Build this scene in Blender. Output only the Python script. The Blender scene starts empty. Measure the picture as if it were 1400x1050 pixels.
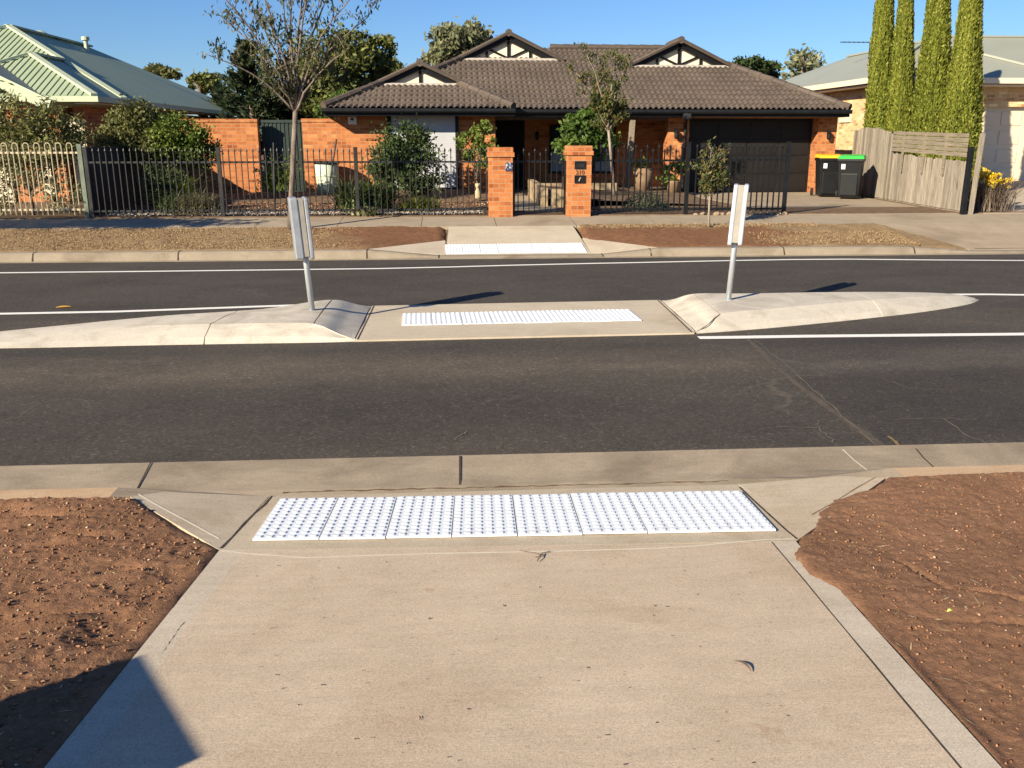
import bpy, math, random
import numpy as np
from math import sin, cos, tan, radians, pi, sqrt, atan2
from mathutils import Vector, Matrix
random.seed(11); rng = np.random.default_rng(11)
scene = bpy.context.scene
COL = scene.collection

# ------------------------------------------------------------------ survey: photo point -> place
FPX, HZ, YAW, CZ = 1220.0, 188.0, radians(3.9), 1.9
PIT = math.atan((525 - HZ) / FPX)
def ray(px, py):
    u = (px - 700) / FPX; v = (525 - py) / FPX
    y = cos(PIT) + v * sin(PIT); z = -sin(PIT) + v * cos(PIT)
    return (u * cos(YAW) + y * sin(YAW), -u * sin(YAW) + y * cos(YAW), z)
def gy(px, py, Y):
    r = ray(px, py); t = Y / r[1]; return (r[0] * t, Y, CZ + r[2] * t)
def gz(px, py, Z):
    r = ray(px, py); t = (Z - CZ) / r[2]; return (r[0] * t, r[1] * t, Z)
def gs(px, py, z0, s, dz=0):
    r = ray(px, py); t = (z0 + dz - CZ) / (r[2] - s * r[1]); return (r[0] * t, r[1] * t, CZ + r[2] * t)
S0, SS = .37, -.077
def S(y): return S0 + SS * y
def pn(px, py, dz=0): return gs(px, py, S0, SS, dz)

# ------------------------------------------------------------------ noise
def vnoise(x, y, seed=0):
    r = np.random.default_rng(seed); T = r.random((256, 256))
    xi = np.floor(x).astype(int); yi = np.floor(y).astype(int); fx = x - xi; fy = y - yi
    fx = fx * fx * (3 - 2 * fx); fy = fy * fy * (3 - 2 * fy)
    g = lambda a, b: T[a % 256, b % 256]
    return (g(xi, yi) * (1 - fx) + g(xi + 1, yi) * fx) * (1 - fy) + (g(xi, yi + 1) * (1 - fx) + g(xi + 1, yi + 1) * fx) * fy
def fbm(x, y, o=4, seed=0):
    x = np.asarray(x, float); y = np.asarray(y, float)
    a = np.zeros(np.broadcast(x, y).shape); w = .5; f = 1.0
    for i in range(o):
        a = a + w * (vnoise(x * f, y * f, seed + i) - .5); w *= .5; f *= 2.03
    return a
def sstep(a, b, x):
    t = np.clip((np.asarray(x, float) - a) / (b - a), 0, 1); return t * t * (3 - 2 * t)

# ------------------------------------------------------------------ materials
def newmat(name):
    m = bpy.data.materials.new(name); m.use_nodes = True
    nt = m.node_tree; return m, nt, nt.nodes['Principled BSDF'], nt.nodes, nt.links
def c4(c): return (c[0], c[1], c[2], 1)
def nz(nt, co, scale, detail=6, rough=.6, stretch=None, dist=0):
    n = nt.nodes.new('ShaderNodeTexNoise'); n.inputs['Scale'].default_value = scale
    n.inputs['Detail'].default_value = detail; n.inputs['Roughness'].default_value = rough; n.inputs['Distortion'].default_value = dist
    if stretch:
        mp = nt.nodes.new('ShaderNodeMapping'); mp.inputs['Scale'].default_value = stretch
        nt.links.new(co, mp.inputs['Vector']); co = mp.outputs['Vector']
    nt.links.new(co, n.inputs['Vector']); return n.outputs['Fac']
def ramp(nt, fac, stops, interp='LINEAR'):
    r = nt.nodes.new('ShaderNodeValToRGB'); r.color_ramp.interpolation = interp
    e = r.color_ramp.elements
    while len(e) < len(stops): e.new(.5)
    for el, (p, c) in zip(e, stops): el.position = p; el.color = c4(c) if hasattr(c, '__len__') else (c, c, c, 1)
    nt.links.new(fac, r.inputs['Fac']); return r.outputs['Color']
def mix(nt, fac, a, b, mode='MIX'):
    m = nt.nodes.new('ShaderNodeMix'); m.data_type = 'RGBA'; m.blend_type = mode
    for s, v in ((m.inputs[0], fac), (m.inputs[6], a), (m.inputs[7], b)):
        if hasattr(v, 'is_linked'): nt.links.new(v, s)
        elif hasattr(v, '__len__'): s.default_value = c4(v)
        else: s.default_value = float(v) if s.type == 'VALUE' else (v, v, v, 1)
    return m.outputs[2]
def bump(nt, bsdf, h, strength, dist=.01, prev=None):
    b = nt.nodes.new('ShaderNodeBump'); b.inputs['Strength'].default_value = strength; b.inputs['Distance'].default_value = dist
    nt.links.new(h, b.inputs['Height'])
    if prev: nt.links.new(prev, b.inputs['Normal'])
    nt.links.new(b.outputs['Normal'], bsdf.inputs['Normal']); return b.outputs['Normal']
def tco(nt, kind='Object'):
    return nt.nodes.new('ShaderNodeTexCoord').outputs[kind]
def noisy(name, c1, c2, scale=4, rough=.8, bmp=0, bscale=60, stretch=None, metal=0, kind='Object', lo=.35, hi=.65, spec=.3, bdist=.01):
    m, nt, b, N, L = newmat(name); co = tco(nt, kind)
    L.new(ramp(nt, nz(nt, co, scale, 8, .65, stretch), [(lo, c1), (hi, c2)]), b.inputs['Base Color'])
    b.inputs['Roughness'].default_value = rough; b.inputs['Metallic'].default_value = metal; b.inputs['Specular IOR Level'].default_value = spec
    if bmp: bump(nt, b, nz(nt, co, bscale, 4, .6, stretch), bmp, bdist)
    return m
def concrete(name, ca, cb, stain, sscale=1.3, speck=.5, broom=True, bmp=.25, thr=(.52, .75), fine=420):
    m, nt, b, N, L = newmat(name); co = tco(nt)
    base = ramp(nt, nz(nt, co, 2.2, 9, .62), [(.3, ca), (.7, cb)])
    st = ramp(nt, nz(nt, co, sscale, 7, .62, None, .6), [(thr[0], 0), (thr[1], 1)])
    col = mix(nt, st, base, stain)
    fn = nz(nt, co, fine, 2, .5)
    sp = ramp(nt, fn, [(.30, .62), (.5, 1), (.72, 1.14)])
    col = mix(nt, speck, col, sp, 'MULTIPLY')
    # small dark spots of dirt
    sd = ramp(nt, nz(nt, co, 38, 3, .5), [(.20, 0.4), (.25, 1)])
    col = mix(nt, .6, col, sd, 'MULTIPLY')
    mid = nz(nt, co, 95, 4, .7)
    col = mix(nt, .7, col, ramp(nt, mid, [(.3, .78), (.5, 1), (.7, 1.14)]), 'MULTIPLY')
    col = mix(nt, .7, col, ramp(nt, nz(nt, co, 190, 2, .6), [(.28, .72), (.5, 1), (.72, 1.16)]), 'MULTIPLY')
    col = mix(nt, .5, col, ramp(nt, nz(nt, co, 7, 6, .72, (.6, 3, 1)), [(.3, .84), (.7, 1.12)]), 'MULTIPLY')
    rs = ramp(nt, nz(nt, co, 5.5, 6, .7, None, 1.0), [(.63, 0), (.74, 1)])
    rm = nt.nodes.new('ShaderNodeMath'); rm.operation = 'MULTIPLY'; rm.inputs[1].default_value = .45
    L.new(rs, rm.inputs[0]); col = mix(nt, rm.outputs[0], col, (.27, .135, .07))
    L.new(col, b.inputs['Base Color']); b.inputs['Roughness'].default_value = .85; b.inputs['Specular IOR Level'].default_value = .25
    n1 = bump(nt, b, fn, bmp, .003)
    if broom: bump(nt, b, nz(nt, co, 14, 5, .75, (1, 14, 1)), .35, .004, n1)
    return m
def brick(name, c1, c2, c3, mortar, w=.24, h=.086):
    m, nt, b, N, L = newmat(name); co = tco(nt, 'UV')
    t = N.new('ShaderNodeTexBrick'); L.new(co, t.inputs['Vector'])
    for k, v in (('Scale', 1), ('Brick Width', w), ('Row Height', h), ('Mortar Size', .0055), ('Mortar Smooth', .15), ('Bias', -.1)): t.inputs[k].default_value = v
    t.inputs['Color1'].default_value = c4(c1); t.inputs['Color2'].default_value = c4(c2); t.inputs['Mortar'].default_value = c4(mortar)
    v = N.new('ShaderNodeTexWhiteNoise'); v.noise_dimensions = '2D'
    # per-brick id: floor of scaled uv (offset rows)
    sx = N.new('ShaderNodeSeparateXYZ'); L.new(co, sx.inputs[0])
    ry = N.new('ShaderNodeMath'); ry.operation = 'DIVIDE'; ry.inputs[1].default_value = h; L.new(sx.outputs['Y'], ry.inputs[0])
    fy = N.new('ShaderNodeMath'); fy.operation = 'FLOOR'; L.new(ry.outputs[0], fy.inputs[0])
    md = N.new('ShaderNodeMath'); md.operation = 'MODULO'; md.inputs[1].default_value = 2; L.new(fy.outputs[0], md.inputs[0])
    ab = N.new('ShaderNodeMath'); ab.operation = 'ABSOLUTE'; L.new(md.outputs[0], ab.inputs[0])
    of = N.new('ShaderNodeMath'); of.operation = 'MULTIPLY_ADD'; of.inputs[1].default_value = .5; L.new(ab.outputs[0], of.inputs[0])
    dx = N.new('ShaderNodeMath'); dx.operation = 'DIVIDE'; dx.inputs[1].default_value = w; L.new(sx.outputs['X'], dx.inputs[0]); L.new(dx.outputs[0], of.inputs[2])
    fx = N.new('ShaderNodeMath'); fx.operation = 'FLOOR'; L.new(of.outputs[0], fx.inputs[0])
    cb = N.new('ShaderNodeCombineXYZ'); L.new(fx.outputs[0], cb.inputs[0]); L.new(fy.outputs[0], cb.inputs[1]); L.new(cb.outputs[0], v.inputs['Vector'])
    dark = ramp(nt, v.outputs['Value'], [(.0, c3), (.22, (.95, .95, .95)), (.7, (1, 1, 1)), (.9, (1.12, 1.2, 1.25)), (1, (1.3, 1.5, 1.7))])
    col = mix(nt, 1, t.outputs['Color'], dark, 'MULTIPLY')
    col = mix(nt, t.outputs['Fac'], col, mortar)
    col = mix(nt, .5, col, ramp(nt, nz(nt, co, 9, 6, .7), [(.3, .72), (.7, 1.2)]), 'MULTIPLY')
    L.new(col, b.inputs['Base Color']); b.inputs['Roughness'].default_value = .9; b.inputs['Specular IOR Level'].default_value = .2
    iv = N.new('ShaderNodeMath'); iv.operation = 'SUBTRACT'; iv.inputs[0].default_value = 1; L.new(t.outputs['Fac'], iv.inputs[1])
    n1 = bump(nt, b, iv.outputs[0], .8, .006); bump(nt, b, nz(nt, co, 80, 4), .3, .004, n1)
    return m
def leafmat(name, stops, transl=.3, rough=.55):
    m, nt, b, N, L = newmat(name)
    a = N.new('ShaderNodeAttribute'); a.attribute_name = 'rnd'
    col = ramp(nt, a.outputs['Fac'], stops)
    L.new(col, b.inputs['Base Color']); b.inputs['Roughness'].default_value = rough; b.inputs['Specular IOR Level'].default_value = .25
    t = N.new('ShaderNodeBsdfTranslucent'); L.new(col, t.inputs['Color'])
    mx = N.new('ShaderNodeMixShader'); mx.inputs[0].default_value = transl
    L.new(b.outputs[0], mx.inputs[1]); L.new(t.outputs[0], mx.inputs[2]); L.new(mx.outputs[0], N['Material Output'].inputs['Surface'])
    return m
def rndmat(name, stops, rough=.9):
    m, nt, b, N, L = newmat(name)
    a = N.new('ShaderNodeAttribute'); a.attribute_name = 'rnd'
    L.new(ramp(nt, a.outputs['Fac'], stops), b.inputs['Base Color']); b.inputs['Roughness'].default_value = rough; b.inputs['Specular IOR Level'].default_value = .15
    return m

PATHC = concrete('path_concrete', (.47, .37, .265), (.555, .445, .33), (.41, .305, .205), .9)
EDGEC = concrete('edge_concrete', (.46, .39, .30), (.52, .445, .35), (.40, .325, .24), 1.7, .3, False, .12)
RAMPC = concrete('ramp_concrete', (.42, .345, .25), (.49, .41, .305), (.37, .285, .195), 1.9, .4, True, .2)
GUTC = concrete('gutter_concrete', (.305, .242, .172), (.375, .302, .218), (.225, .18, .125), 1.5, .5, False, .3, (.45, .68))
ISLC = concrete('island_concrete', (.48, .435, .365), (.55, .50, .425), (.36, .315, .255), 2.4, .5, True, .25, (.47, .72))
XINGC = concrete('crossing_concrete', (.44, .37, .28), (.50, .43, .33), (.38, .31, .225), 1.0, .3, True, .12)
FOOTC = concrete('footpath_concrete', (.29, .235, .17), (.35, .285, .21), (.23, .175, .12), .9, .3, False, .1)
DRIVEC = concrete('driveway_concrete', (.30, .235, .165), (.36, .29, .21), (.20, .15, .10), .6, .3, False, .1)
JOINT = noisy('joint_dirt', (.03, .022, .016), (.075, .055, .038), 30, .95)
LIGHTJ = noisy('tooled_line', (.50, .44, .35), (.58, .52, .42), 12, .8)

def asphalt():
    m, nt, b, N, L = newmat('asphalt'); co = tco(nt)
    base = ramp(nt, nz(nt, co, .8, 7, .65, (.5, 1.1, 1)), [(.3, (.042, .037, .032)), (.72, (.070, .059, .048))])
    # dusty brown band between the wheel tracks of the near lane, streaks along the road
    sx = N.new('ShaderNodeSeparateXYZ'); L.new(co, sx.inputs[0])
    mr = N.new('ShaderNodeMapRange'); mr.inputs[1].default_value = 5.2; mr.inputs[2].default_value = 8.4; L.new(sx.outputs['Y'], mr.inputs[0])
    tr = ramp(nt, mr.outputs[0], [(0, .25), (.1, .1), (.3, 0), (.48, .2), (.63, 1), (.72, .75), (.86, .05), (1, .35)])
    st = ramp(nt, nz(nt, co, 1.3, 8, .68, (.55, 1.1, 1)), [(.28, .1), (.70, 1)])
    mm = N.new('ShaderNodeMath'); mm.operation = 'MULTIPLY'; L.new(tr, mm.inputs[0]); L.new(st, mm.inputs[1])
    col = mix(nt, mm.outputs[0], base, (.132, .106, .08))
    # older surface beyond the trench seam and in the far lane: darker, bluer
    mg = N.new('ShaderNodeMapRange'); mg.inputs[1].default_value = 2.70; mg.inputs[2].default_value = 2.82; L.new(sx.outputs['X'], mg.inputs[0])
    yl = N.new('ShaderNodeMath'); yl.operation = 'LESS_THAN'; yl.inputs[1].default_value = 8.2; L.new(sx.outputs['Y'], yl.inputs[0])
    ml = N.new('ShaderNodeMath'); ml.operation = 'MULTIPLY'; L.new(mg.outputs[0], ml.inputs[0]); L.new(yl.outputs[0], ml.inputs[1])
    col = mix(nt, ml.outputs[0], col, mix(nt, 1, col, (.80, .82, .86), 'MULTIPLY'))
    fl = N.new('ShaderNodeMath'); fl.operation = 'GREATER_THAN'; fl.inputs[1].default_value = 9.5; L.new(sx.outputs['Y'], fl.inputs[0])
    col = mix(nt, fl.outputs[0], col, mix(nt, 1, col, (.86, .88, .92), 'MULTIPLY'))
    ff = nz(nt, co, 170, 3, .65)
    col = mix(nt, .9, col, ramp(nt, ff, [(.30, .45), (.5, 1), (.63, 1.35), (.72, 2.3)]), 'MULTIPLY')
    vo = N.new('ShaderNodeTexVoronoi'); vo.inputs['Scale'].default_value = 62; L.new(co, vo.inputs['Vector'])
    vs_ = N.new('ShaderNodeSeparateColor'); L.new(vo.outputs['Color'], vs_.inputs[0])
    col = mix(nt, .5, col, ramp(nt, vs_.outputs[0], [(0, .6), (.5, .95), (.88, 1.12), (.96, 1.8), (1, 2.4)]), 'MULTIPLY')
    col = mix(nt, .6, col, ramp(nt, nz(nt, co, 24, 5, .7), [(.3, .7), (.7, 1.3)]), 'MULTIPLY')
    oil = ramp(nt, nz(nt, co, 2.6, 5, .6, (.7, 1.2, 1), .5), [(.60, 0), (.72, .6)])
    col = mix(nt, oil, col, mix(nt, 1, col, (.62, .62, .63), 'MULTIPLY'))
    # hairline cracks
    v = N.new('ShaderNodeTexVoronoi'); v.feature = 'DISTANCE_TO_EDGE'; v.inputs['Scale'].default_value = .75
    mpn = N.new('ShaderNodeTexNoise'); mpn.inputs['Scale'].default_value = 3; L.new(co, mpn.inputs['Vector'])
    vm = N.new('ShaderNodeVectorMath'); vm.operation = 'MULTIPLY_ADD'; vm.inputs[1].default_value = (.5, .5, 0); L.new(mpn.outputs['Color'], vm.inputs[0]); L.new(co, vm.inputs[2]); L.new(vm.outputs[0], v.inputs['Vector'])
    cr = ramp(nt, v.outputs['Distance'], [(.0, 1), (.012, 0)])
    gate = ramp(nt, nz(nt, co, .5, 2), [(.5, 0), (.62, 1)])
    g2 = N.new('ShaderNodeMath'); g2.operation = 'MULTIPLY'; L.new(cr, g2.inputs[0]); L.new(gate, g2.inputs[1])
    g3 = N.new('ShaderNodeMath'); g3.operation = 'MULTIPLY'; g3.inputs[1].default_value = .5; L.new(g2.outputs[0], g3.inputs[0])
    col = mix(nt, g3.outputs[0], col, (.14, .115, .09))
    L.new(col, b.inputs['Base Color']); b.inputs['Roughness'].default_value = .85; b.inputs['Specular IOR Level'].default_value = .2
    bump(nt, b, ff, .55, .006); return m
ASPH = asphalt()
PATCH = noisy('trench_seam', (.058, .048, .04), (.10, .08, .06), 22, .9, .4, 160)
PAINT = noisy('road_paint', (.34, .32, .29), (.72, .70, .66), 45, .75, .2, 150, lo=.30, hi=.42)
def soilmat():
    m, nt, b, N, L = newmat('soil'); co = tco(nt)
    col = ramp(nt, nz(nt, co, 1.6, 8, .7), [(.3, (.178, .094, .054)), (.7, (.262, .142, .083))])
    col = mix(nt, .8, col, ramp(nt, nz(nt, co, 45, 6, .75), [(.3, .62), (.5, 1), (.7, 1.35)]), 'MULTIPLY')
    L.new(col, b.inputs['Base Color']); b.inputs['Roughness'].default_value = .95; b.inputs['Specular IOR Level'].default_value = .1
    n1 = bump(nt, b, nz(nt, co, 55, 7, .75), .7, .015); bump(nt, b, nz(nt, co, 160, 3, .6), .7, .005, n1); return m
SOIL = soilmat()
CLOD = rndmat('soil_clod', [(0, (.13, .062, .034)), (.5, (.26, .13, .072)), (.94, (.33, .175, .10)), (.975, (.42, .30, .19)), (1, (.55, .43, .30))])
STRAW = rndmat('straw', [(0, (.36, .25, .12)), (.7, (.55, .42, .24)), (1, (.66, .56, .38))])
def vergemat():
    m, nt, b, N, L = newmat('dry_verge'); co = tco(nt)
    a = N.new('ShaderNodeAttribute'); a.attribute_name = 'mulch'
    g = ramp(nt, nz(nt, co, 9, 9, .75), [(.25, (.16, .10, .053)), (.45, (.26, .175, .096)), (.7, (.35, .25, .145))])
    k = ramp(nt, nz(nt, co, 14, 9, .75), [(.3, (.12, .058, .032)), (.7, (.27, .14, .075))])
    L.new(mix(nt, a.outputs['Fac'], g, k), b.inputs['Base Color']); b.inputs['Roughness'].default_value = .95; b.inputs['Specular IOR Level'].default_value = .1
    bump(nt, b, nz(nt, co, 55, 6, .7), .9, .03); return m
VERGE = vergemat()
GARDEN = noisy('garden_soil', (.085, .05, .03), (.19, .125, .075), 5, .95, .7, 40, lo=.3, hi=.7)
TACT = noisy('tactile_white', (.50, .51, .53), (.66, .69, .73), 5, .5, .05, 80, spec=.35, lo=.28, hi=.46)
BRICKO = brick('brick_orange', (.46, .168, .056), (.36, .118, .040), (.60, .50, .48), (.40, .25, .15))
BRICKC = brick('brick_cream', (.66, .46, .24), (.56, .36, .17), (.62, .50, .45), (.60, .50, .36))
def tilemat():
    m, nt, b, N, L = newmat('roof_tile'); co = tco(nt)
    base = ramp(nt, nz(nt, co, 1.1, 8, .7), [(.3, (.050, .037, .029)), (.7, (.096, .071, .055))])
    L.new(mix(nt, ramp(nt, nz(nt, co, 7, 6, .7), [(.55, 0), (.75, .6)]), base, (.15, .125, .105)), b.inputs['Base Color'])
    b.inputs['Roughness'].default_value = .75; bump(nt, b, nz(nt, co, 90, 4), .3, .005); return m
TILE = tilemat()
POINTING = noisy('ridge_mortar', (.30, .27, .24), (.42, .38, .34), 9, .9)
BLACKT = noisy('black_trim', (.005, .005, .006), (.009, .009, .010), 3, .5, spec=.2)
BLACKM = noisy('black_metal', (.006, .0065, .008), (.011, .012, .014), 6, .42, spec=.3)
GREYM = noisy('faded_black_metal', (.013, .0135, .015), (.032, .032, .032), 5, .5, spec=.3)
GALV = noisy('galvanised_steel', (.42, .45, .48), (.58, .61, .63), 9, .42, metal=.55, stretch=(1, 1, .2))
SIGNW = noisy('sign_aluminium', (.52, .54, .57), (.62, .64, .66), 7, .36, metal=.45, spec=.5)
SIGNDIM = noisy('dimly_lit_sign_aluminium', (.27, .29, .32), (.36, .38, .41), 7, .4, metal=.3, spec=.4)  # darker copy of the sign aluminium; the left sign's duller light is in its colour
CHANNEL = noisy('sign_channel', (.26, .24, .21), (.33, .30, .26), 9, .55)
CREAMP = noisy('cream_render', (.66, .58, .42), (.74, .66, .50), 4, .85)
SHUT = noisy('roller_shutter', (.40, .41, .44), (.46, .47, .50), 3, .55)
WHITEP = noisy('white_paint', (.68, .66, .62), (.76, .74, .70), 5, .6)
BEAMB = noisy('brown_beam', (.10, .07, .05), (.14, .10, .075), 8, .7)
def metalroof(name, c1, c2, axis, pitch=.076):
    m, nt, b, N, L = newmat(name); co = tco(nt)
    L.new(ramp(nt, nz(nt, co, .6, 4), [(.3, c1), (.7, c2)]), b.inputs['Base Color'])
    b.inputs['Roughness'].default_value = .5; b.inputs['Specular IOR Level'].default_value = .4
    w = N.new('ShaderNodeTexWave'); w.bands_direction = axis; w.inputs['Scale'].default_value = .314 / pitch * .5; L.new(co, w.inputs['Vector'])
    bump(nt, b, w.outputs['Fac'], .9, .02); return m
ROOFG = noisy('green_roof', (.275, .33, .215), (.305, .36, .24), .6, .6)
ROOFGX = ROOFG
ROOFS = noisy('sage_roof', (.25, .262, .215), (.275, .285, .235), .6, .5)
GREENT = noisy('pale_green_trim', (.42, .47, .32), (.47, .52, .37), 4, .5)
DKGREEN = noisy('dark_green_steel', (.02, .032, .026), (.032, .048, .04), 4, .5)
def timber():
    m, nt, b, N, L = newmat('weathered_timber'); co = tco(nt)
    col = ramp(nt, nz(nt, co, 6, 7, .7, (7, 7, .45)), [(.28, (.13, .108, .085)), (.5, (.26, .222, .175)), (.75, (.40, .35, .28))])
    oi = N.new('ShaderNodeObjectInfo'); col = mix(nt, .9, col, ramp(nt, oi.outputs['Random'], [(0, .55), (.3, .85), (1, 1.2)]), 'MULTIPLY')
    L.new(col, b.inputs['Base Color']); b.inputs['Roughness'].default_value = .88; b.inputs['Specular IOR Level'].default_value = .15
    bump(nt, b, nz(nt, co, 30, 5, .7, (6, 6, .4)), .8, .01); return m
TIMBER = timber()
TIMBERD = noisy('grey_timber_rail', (.15, .122, .09), (.27, .225, .165), 5, .85, .4, 30, (3, .5, 8))
FENCED = noisy('dark_boundary_fence', (.03, .026, .022), (.055, .046, .04), 3, .8, .3, 20, (5, 5, .5))
BARK = noisy('bark', (.10, .075, .055), (.22, .175, .135), 8, .9, .8, 40, (3, 3, .7))
BARKU = noisy('grey_brown_bark', (.085, .065, .052), (.24, .19, .155), 6, .9, .6, 40, (3, 3, .7))
BARKP = noisy('pale_bark', (.19, .145, .115), (.33, .27, .22), 8, .85, .6, 40, (3, 3, .7))
GDOOR = noisy('dark_garage_door', (.011, .0095, .009), (.017, .015, .014), 2, .5, spec=.2)
GDOORC = noisy('cream_garage_door', (.62, .52, .38), (.67, .57, .43), 2, .6)
CREAMF = noisy('cream_fascia', (.66, .55, .40), (.72, .61, .46), 2, .55)
GLASS = noisy('dark_window_glass', (.012, .018, .025), (.03, .045, .06), 2, .08, spec=.6)
SKYREFL = noisy('sky_reflection', (.20, .28, .34), (.27, .36, .42), 2, .5)  # bluish tone of reflected sky, put into a colour
DARKIN = noisy('dark_doorway', (.012, .010, .009), (.02, .016, .014), 3, .8)
BINB = noisy('bin_plastic', (.006, .0065, .007), (.010, .0105, .011), 5, .4, .1, 120, spec=.3)
LIDY = noisy('yellow_lid', (.72, .42, .02), (.78, .47, .03), 5, .45)
LIDG = noisy('green_lid', (.03, .42, .05), (.04, .50, .07), 5, .45)
RUBBER = noisy('tyre_rubber', (.015, .015, .015), (.025, .025, .025), 9, .8)
STICKER = noisy('white_sticker', (.6, .62, .64), (.72, .73, .74), 40, .5)
TANW = noisy('tan_render', (.27, .20, .12), (.35, .265, .165), 4, .9)
SAND = noisy('sandstone', (.22, .155, .10), (.34, .25, .165), 5, .9, .5, 30)
POTM = noisy('old_terracotta', (.16, .10, .06), (.25, .165, .10), 6, .9)
TUBG = noisy('green_tub', (.42, .48, .36), (.50, .56, .43), 5, .55)
PLAQUE = noisy('plaque_glaze', (.035, .045, .09), (.50, .52, .56), 22, .3, lo=.54, hi=.60)
BRASS = noisy('pale_numeral', (.10, .06, .035), (.16, .10, .06), 20, .5)
ORN = noisy('painted_concrete', (.34, .27, .16), (.44, .36, .23), 9, .8)
LEAFB = rndmat('dead_leaf', [(0, (.05, .035, .025)), (.5, (.12, .07, .035)), (1, (.55, .30, .05))], .7)

# ------------------------------------------------------------------ mesh builder
ORG = {}
class MB:
    def __init__(s): s.v = []; s.f = []; s.m = []
    def add(s, vs, fs, m=0):
        o = len(s.v); s.v += [tuple(map(float, p)) for p in vs]; s.f += [tuple(o + i for i in f) for f in fs]; s.m += [m] * len(fs); return s
    def box(s, x0, x1, y0, y1, z0, z1, m=0):
        return s.add([(x0, y0, z0), (x1, y0, z0), (x1, y1, z0), (x0, y1, z0), (x0, y0, z1), (x1, y0, z1), (x1, y1, z1), (x0, y1, z1)],
                     [(0, 3, 2, 1), (4, 5, 6, 7), (0, 1, 5, 4), (1, 2, 6, 5), (2, 3, 7, 6), (3, 0, 4, 7)], m)
    def bar(s, a, b, w, h, up=(0, 0, 1), m=0):
        a = Vector(a); b = Vector(b); d = (b - a).normalized(); u = Vector(up); sd = d.cross(u).normalized() * w / 2; u2 = sd.cross(d).normalized() * h / 2
        vs = [a - sd - u2, a + sd - u2, a + sd + u2, a - sd + u2, b - sd - u2, b + sd - u2, b + sd + u2, b - sd + u2]
        return s.add(vs, [(0, 1, 2, 3), (7, 6, 5, 4), (0, 4, 5, 1), (1, 5, 6, 2), (2, 6, 7, 3), (3, 7, 4, 0)], m)
    def poly(s, pts, m=0): return s.add(pts, [tuple(range(len(pts)))], m)
    def slab(s, pts, t, m=0):      # polygon with thickness t downward
        n = len(pts); low = [(p[0], p[1], p[2] - t) for p in pts]
        return s.add(list(pts) + low, [tuple(range(n)), tuple(range(2 * n - 1, n - 1, -1))] + [((i + 1) % n, i, n + i, n + (i + 1) % n) for i in range(n)], m)
    def prism(s, pts, vec, m=0):
        n = len(pts); q = [tuple(p[k] + vec[k] for k in range(3)) for p in pts]
        return s.add(list(pts) + q, [tuple(range(n))[::-1], tuple(range(n, 2 * n))] + [(i, (i + 1) % n, n + (i + 1) % n, n + i) for i in range(n)], m)
    def ribbon(s, pts, w, dz=.004, m=0):   # flat strip following points
        L = []; R = []
        for i, p in enumerate(pts):
            a = Vector(pts[max(i - 1, 0)]); b = Vector(pts[min(i + 1, len(pts) - 1)]); d = (b - a); d.z = 0; d.normalize()
            k = Vector((-d.y, d.x, 0)) * (w(i) if callable(w) else w) / 2; p = Vector(p); L.append(p + k + Vector((0, 0, dz))); R.append(p - k + Vector((0, 0, dz)))
        n = len(pts); return s.add(L + R, [(i, n + i, n + i + 1, i + 1) for i in range(n - 1)], m)
    def tube(s, pts, rad, n=8, m=0, cap=True):
        pts = [Vector(p) for p in pts]; vs = []; fs = []; k = len(pts); ref = None
        for i, p in enumerate(pts):
            d = (pts[min(i + 1, k - 1)] - pts[max(i - 1, 0)]).normalized()
            if ref is None: ref = d.orthogonal().normalized()
            ref = (ref - d * ref.dot(d)).normalized(); q = d.cross(ref); r = rad[i] if hasattr(rad, '__len__') else rad
            vs += [p + (ref * cos(2 * pi * j / n) + q * sin(2 * pi * j / n)) * r for j in range(n)]
        for i in range(k - 1):
            fs += [(i * n + j, i * n + (j + 1) % n, (i + 1) * n + (j + 1) % n, (i + 1) * n + j) for j in range(n)]
        if cap: fs += [tuple(range(n))[::-1], tuple(range((k - 1) * n, k * n))]
        return s.add(vs, fs, m)
    def lathe(s, c, prof, n=16, m=0):
        vs = [(c[0] + r * cos(2 * pi * j / n), c[1] + r * sin(2 * pi * j / n), c[2] + z) for r, z in prof for j in range(n)]; k = len(prof)
        fs = [(i * n + j, i * n + (j + 1) % n, (i + 1) * n + (j + 1) % n, (i + 1) * n + j) for i in range(k - 1) for j in range(n)]
        return s.add(vs, fs + [tuple(range(n))[::-1], tuple(range((k - 1) * n, k * n))], m)
    def ball(s, c, r, n=10, m=0, rz=None):
        rz = rz or r; pr = [(max(r * sin(pi * i / n), .0005), -rz * cos(pi * i / n)) for i in range(n + 1)]
        return s.lathe(c, pr, n, m)
    def build(s, name, mats, parent=None, smooth=False, bevel=0, org=None, seg=2):
        mats = mats if isinstance(mats, (list, tuple)) else [mats]
        V = np.array(s.v)
        if parent is not None: o0 = ORG[parent.name]
        elif org is not None: o0 = Vector(org)
        else:
            mn = V.min(0); mx = V.max(0); o0 = Vector(((mn[0] + mx[0]) / 2, (mn[1] + mx[1]) / 2, mn[2]))
        me = bpy.data.meshes.new(name); me.from_pydata([tuple(p) for p in V - np.array(o0)], [], s.f)
        for m in mats: me.materials.append(m)
        me.polygons.foreach_set('material_index', s.m)
        uvl = me.uv_layers.new(name='UVMap'); uv = np.zeros((len(me.loops), 2), dtype=np.float32); k = 0
        for f in s.f:
            P = V[list(f)]; n = np.zeros(3)
            for i in range(len(f)): n += np.cross(P[i], P[(i + 1) % len(f)])
            l = np.linalg.norm(n); n = n / l if l > 0 else np.array((0, 0, 1.))
            if abs(n[2]) > .8: uv[k:k + len(f)] = P[:, :2]
            else:
                h = np.array((-n[1], n[0])); h /= np.linalg.norm(h) + 1e-9
                uv[k:k + len(f), 0] = P[:, :2] @ h; uv[k:k + len(f), 1] = P[:, 2]
            k += len(f)
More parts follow.
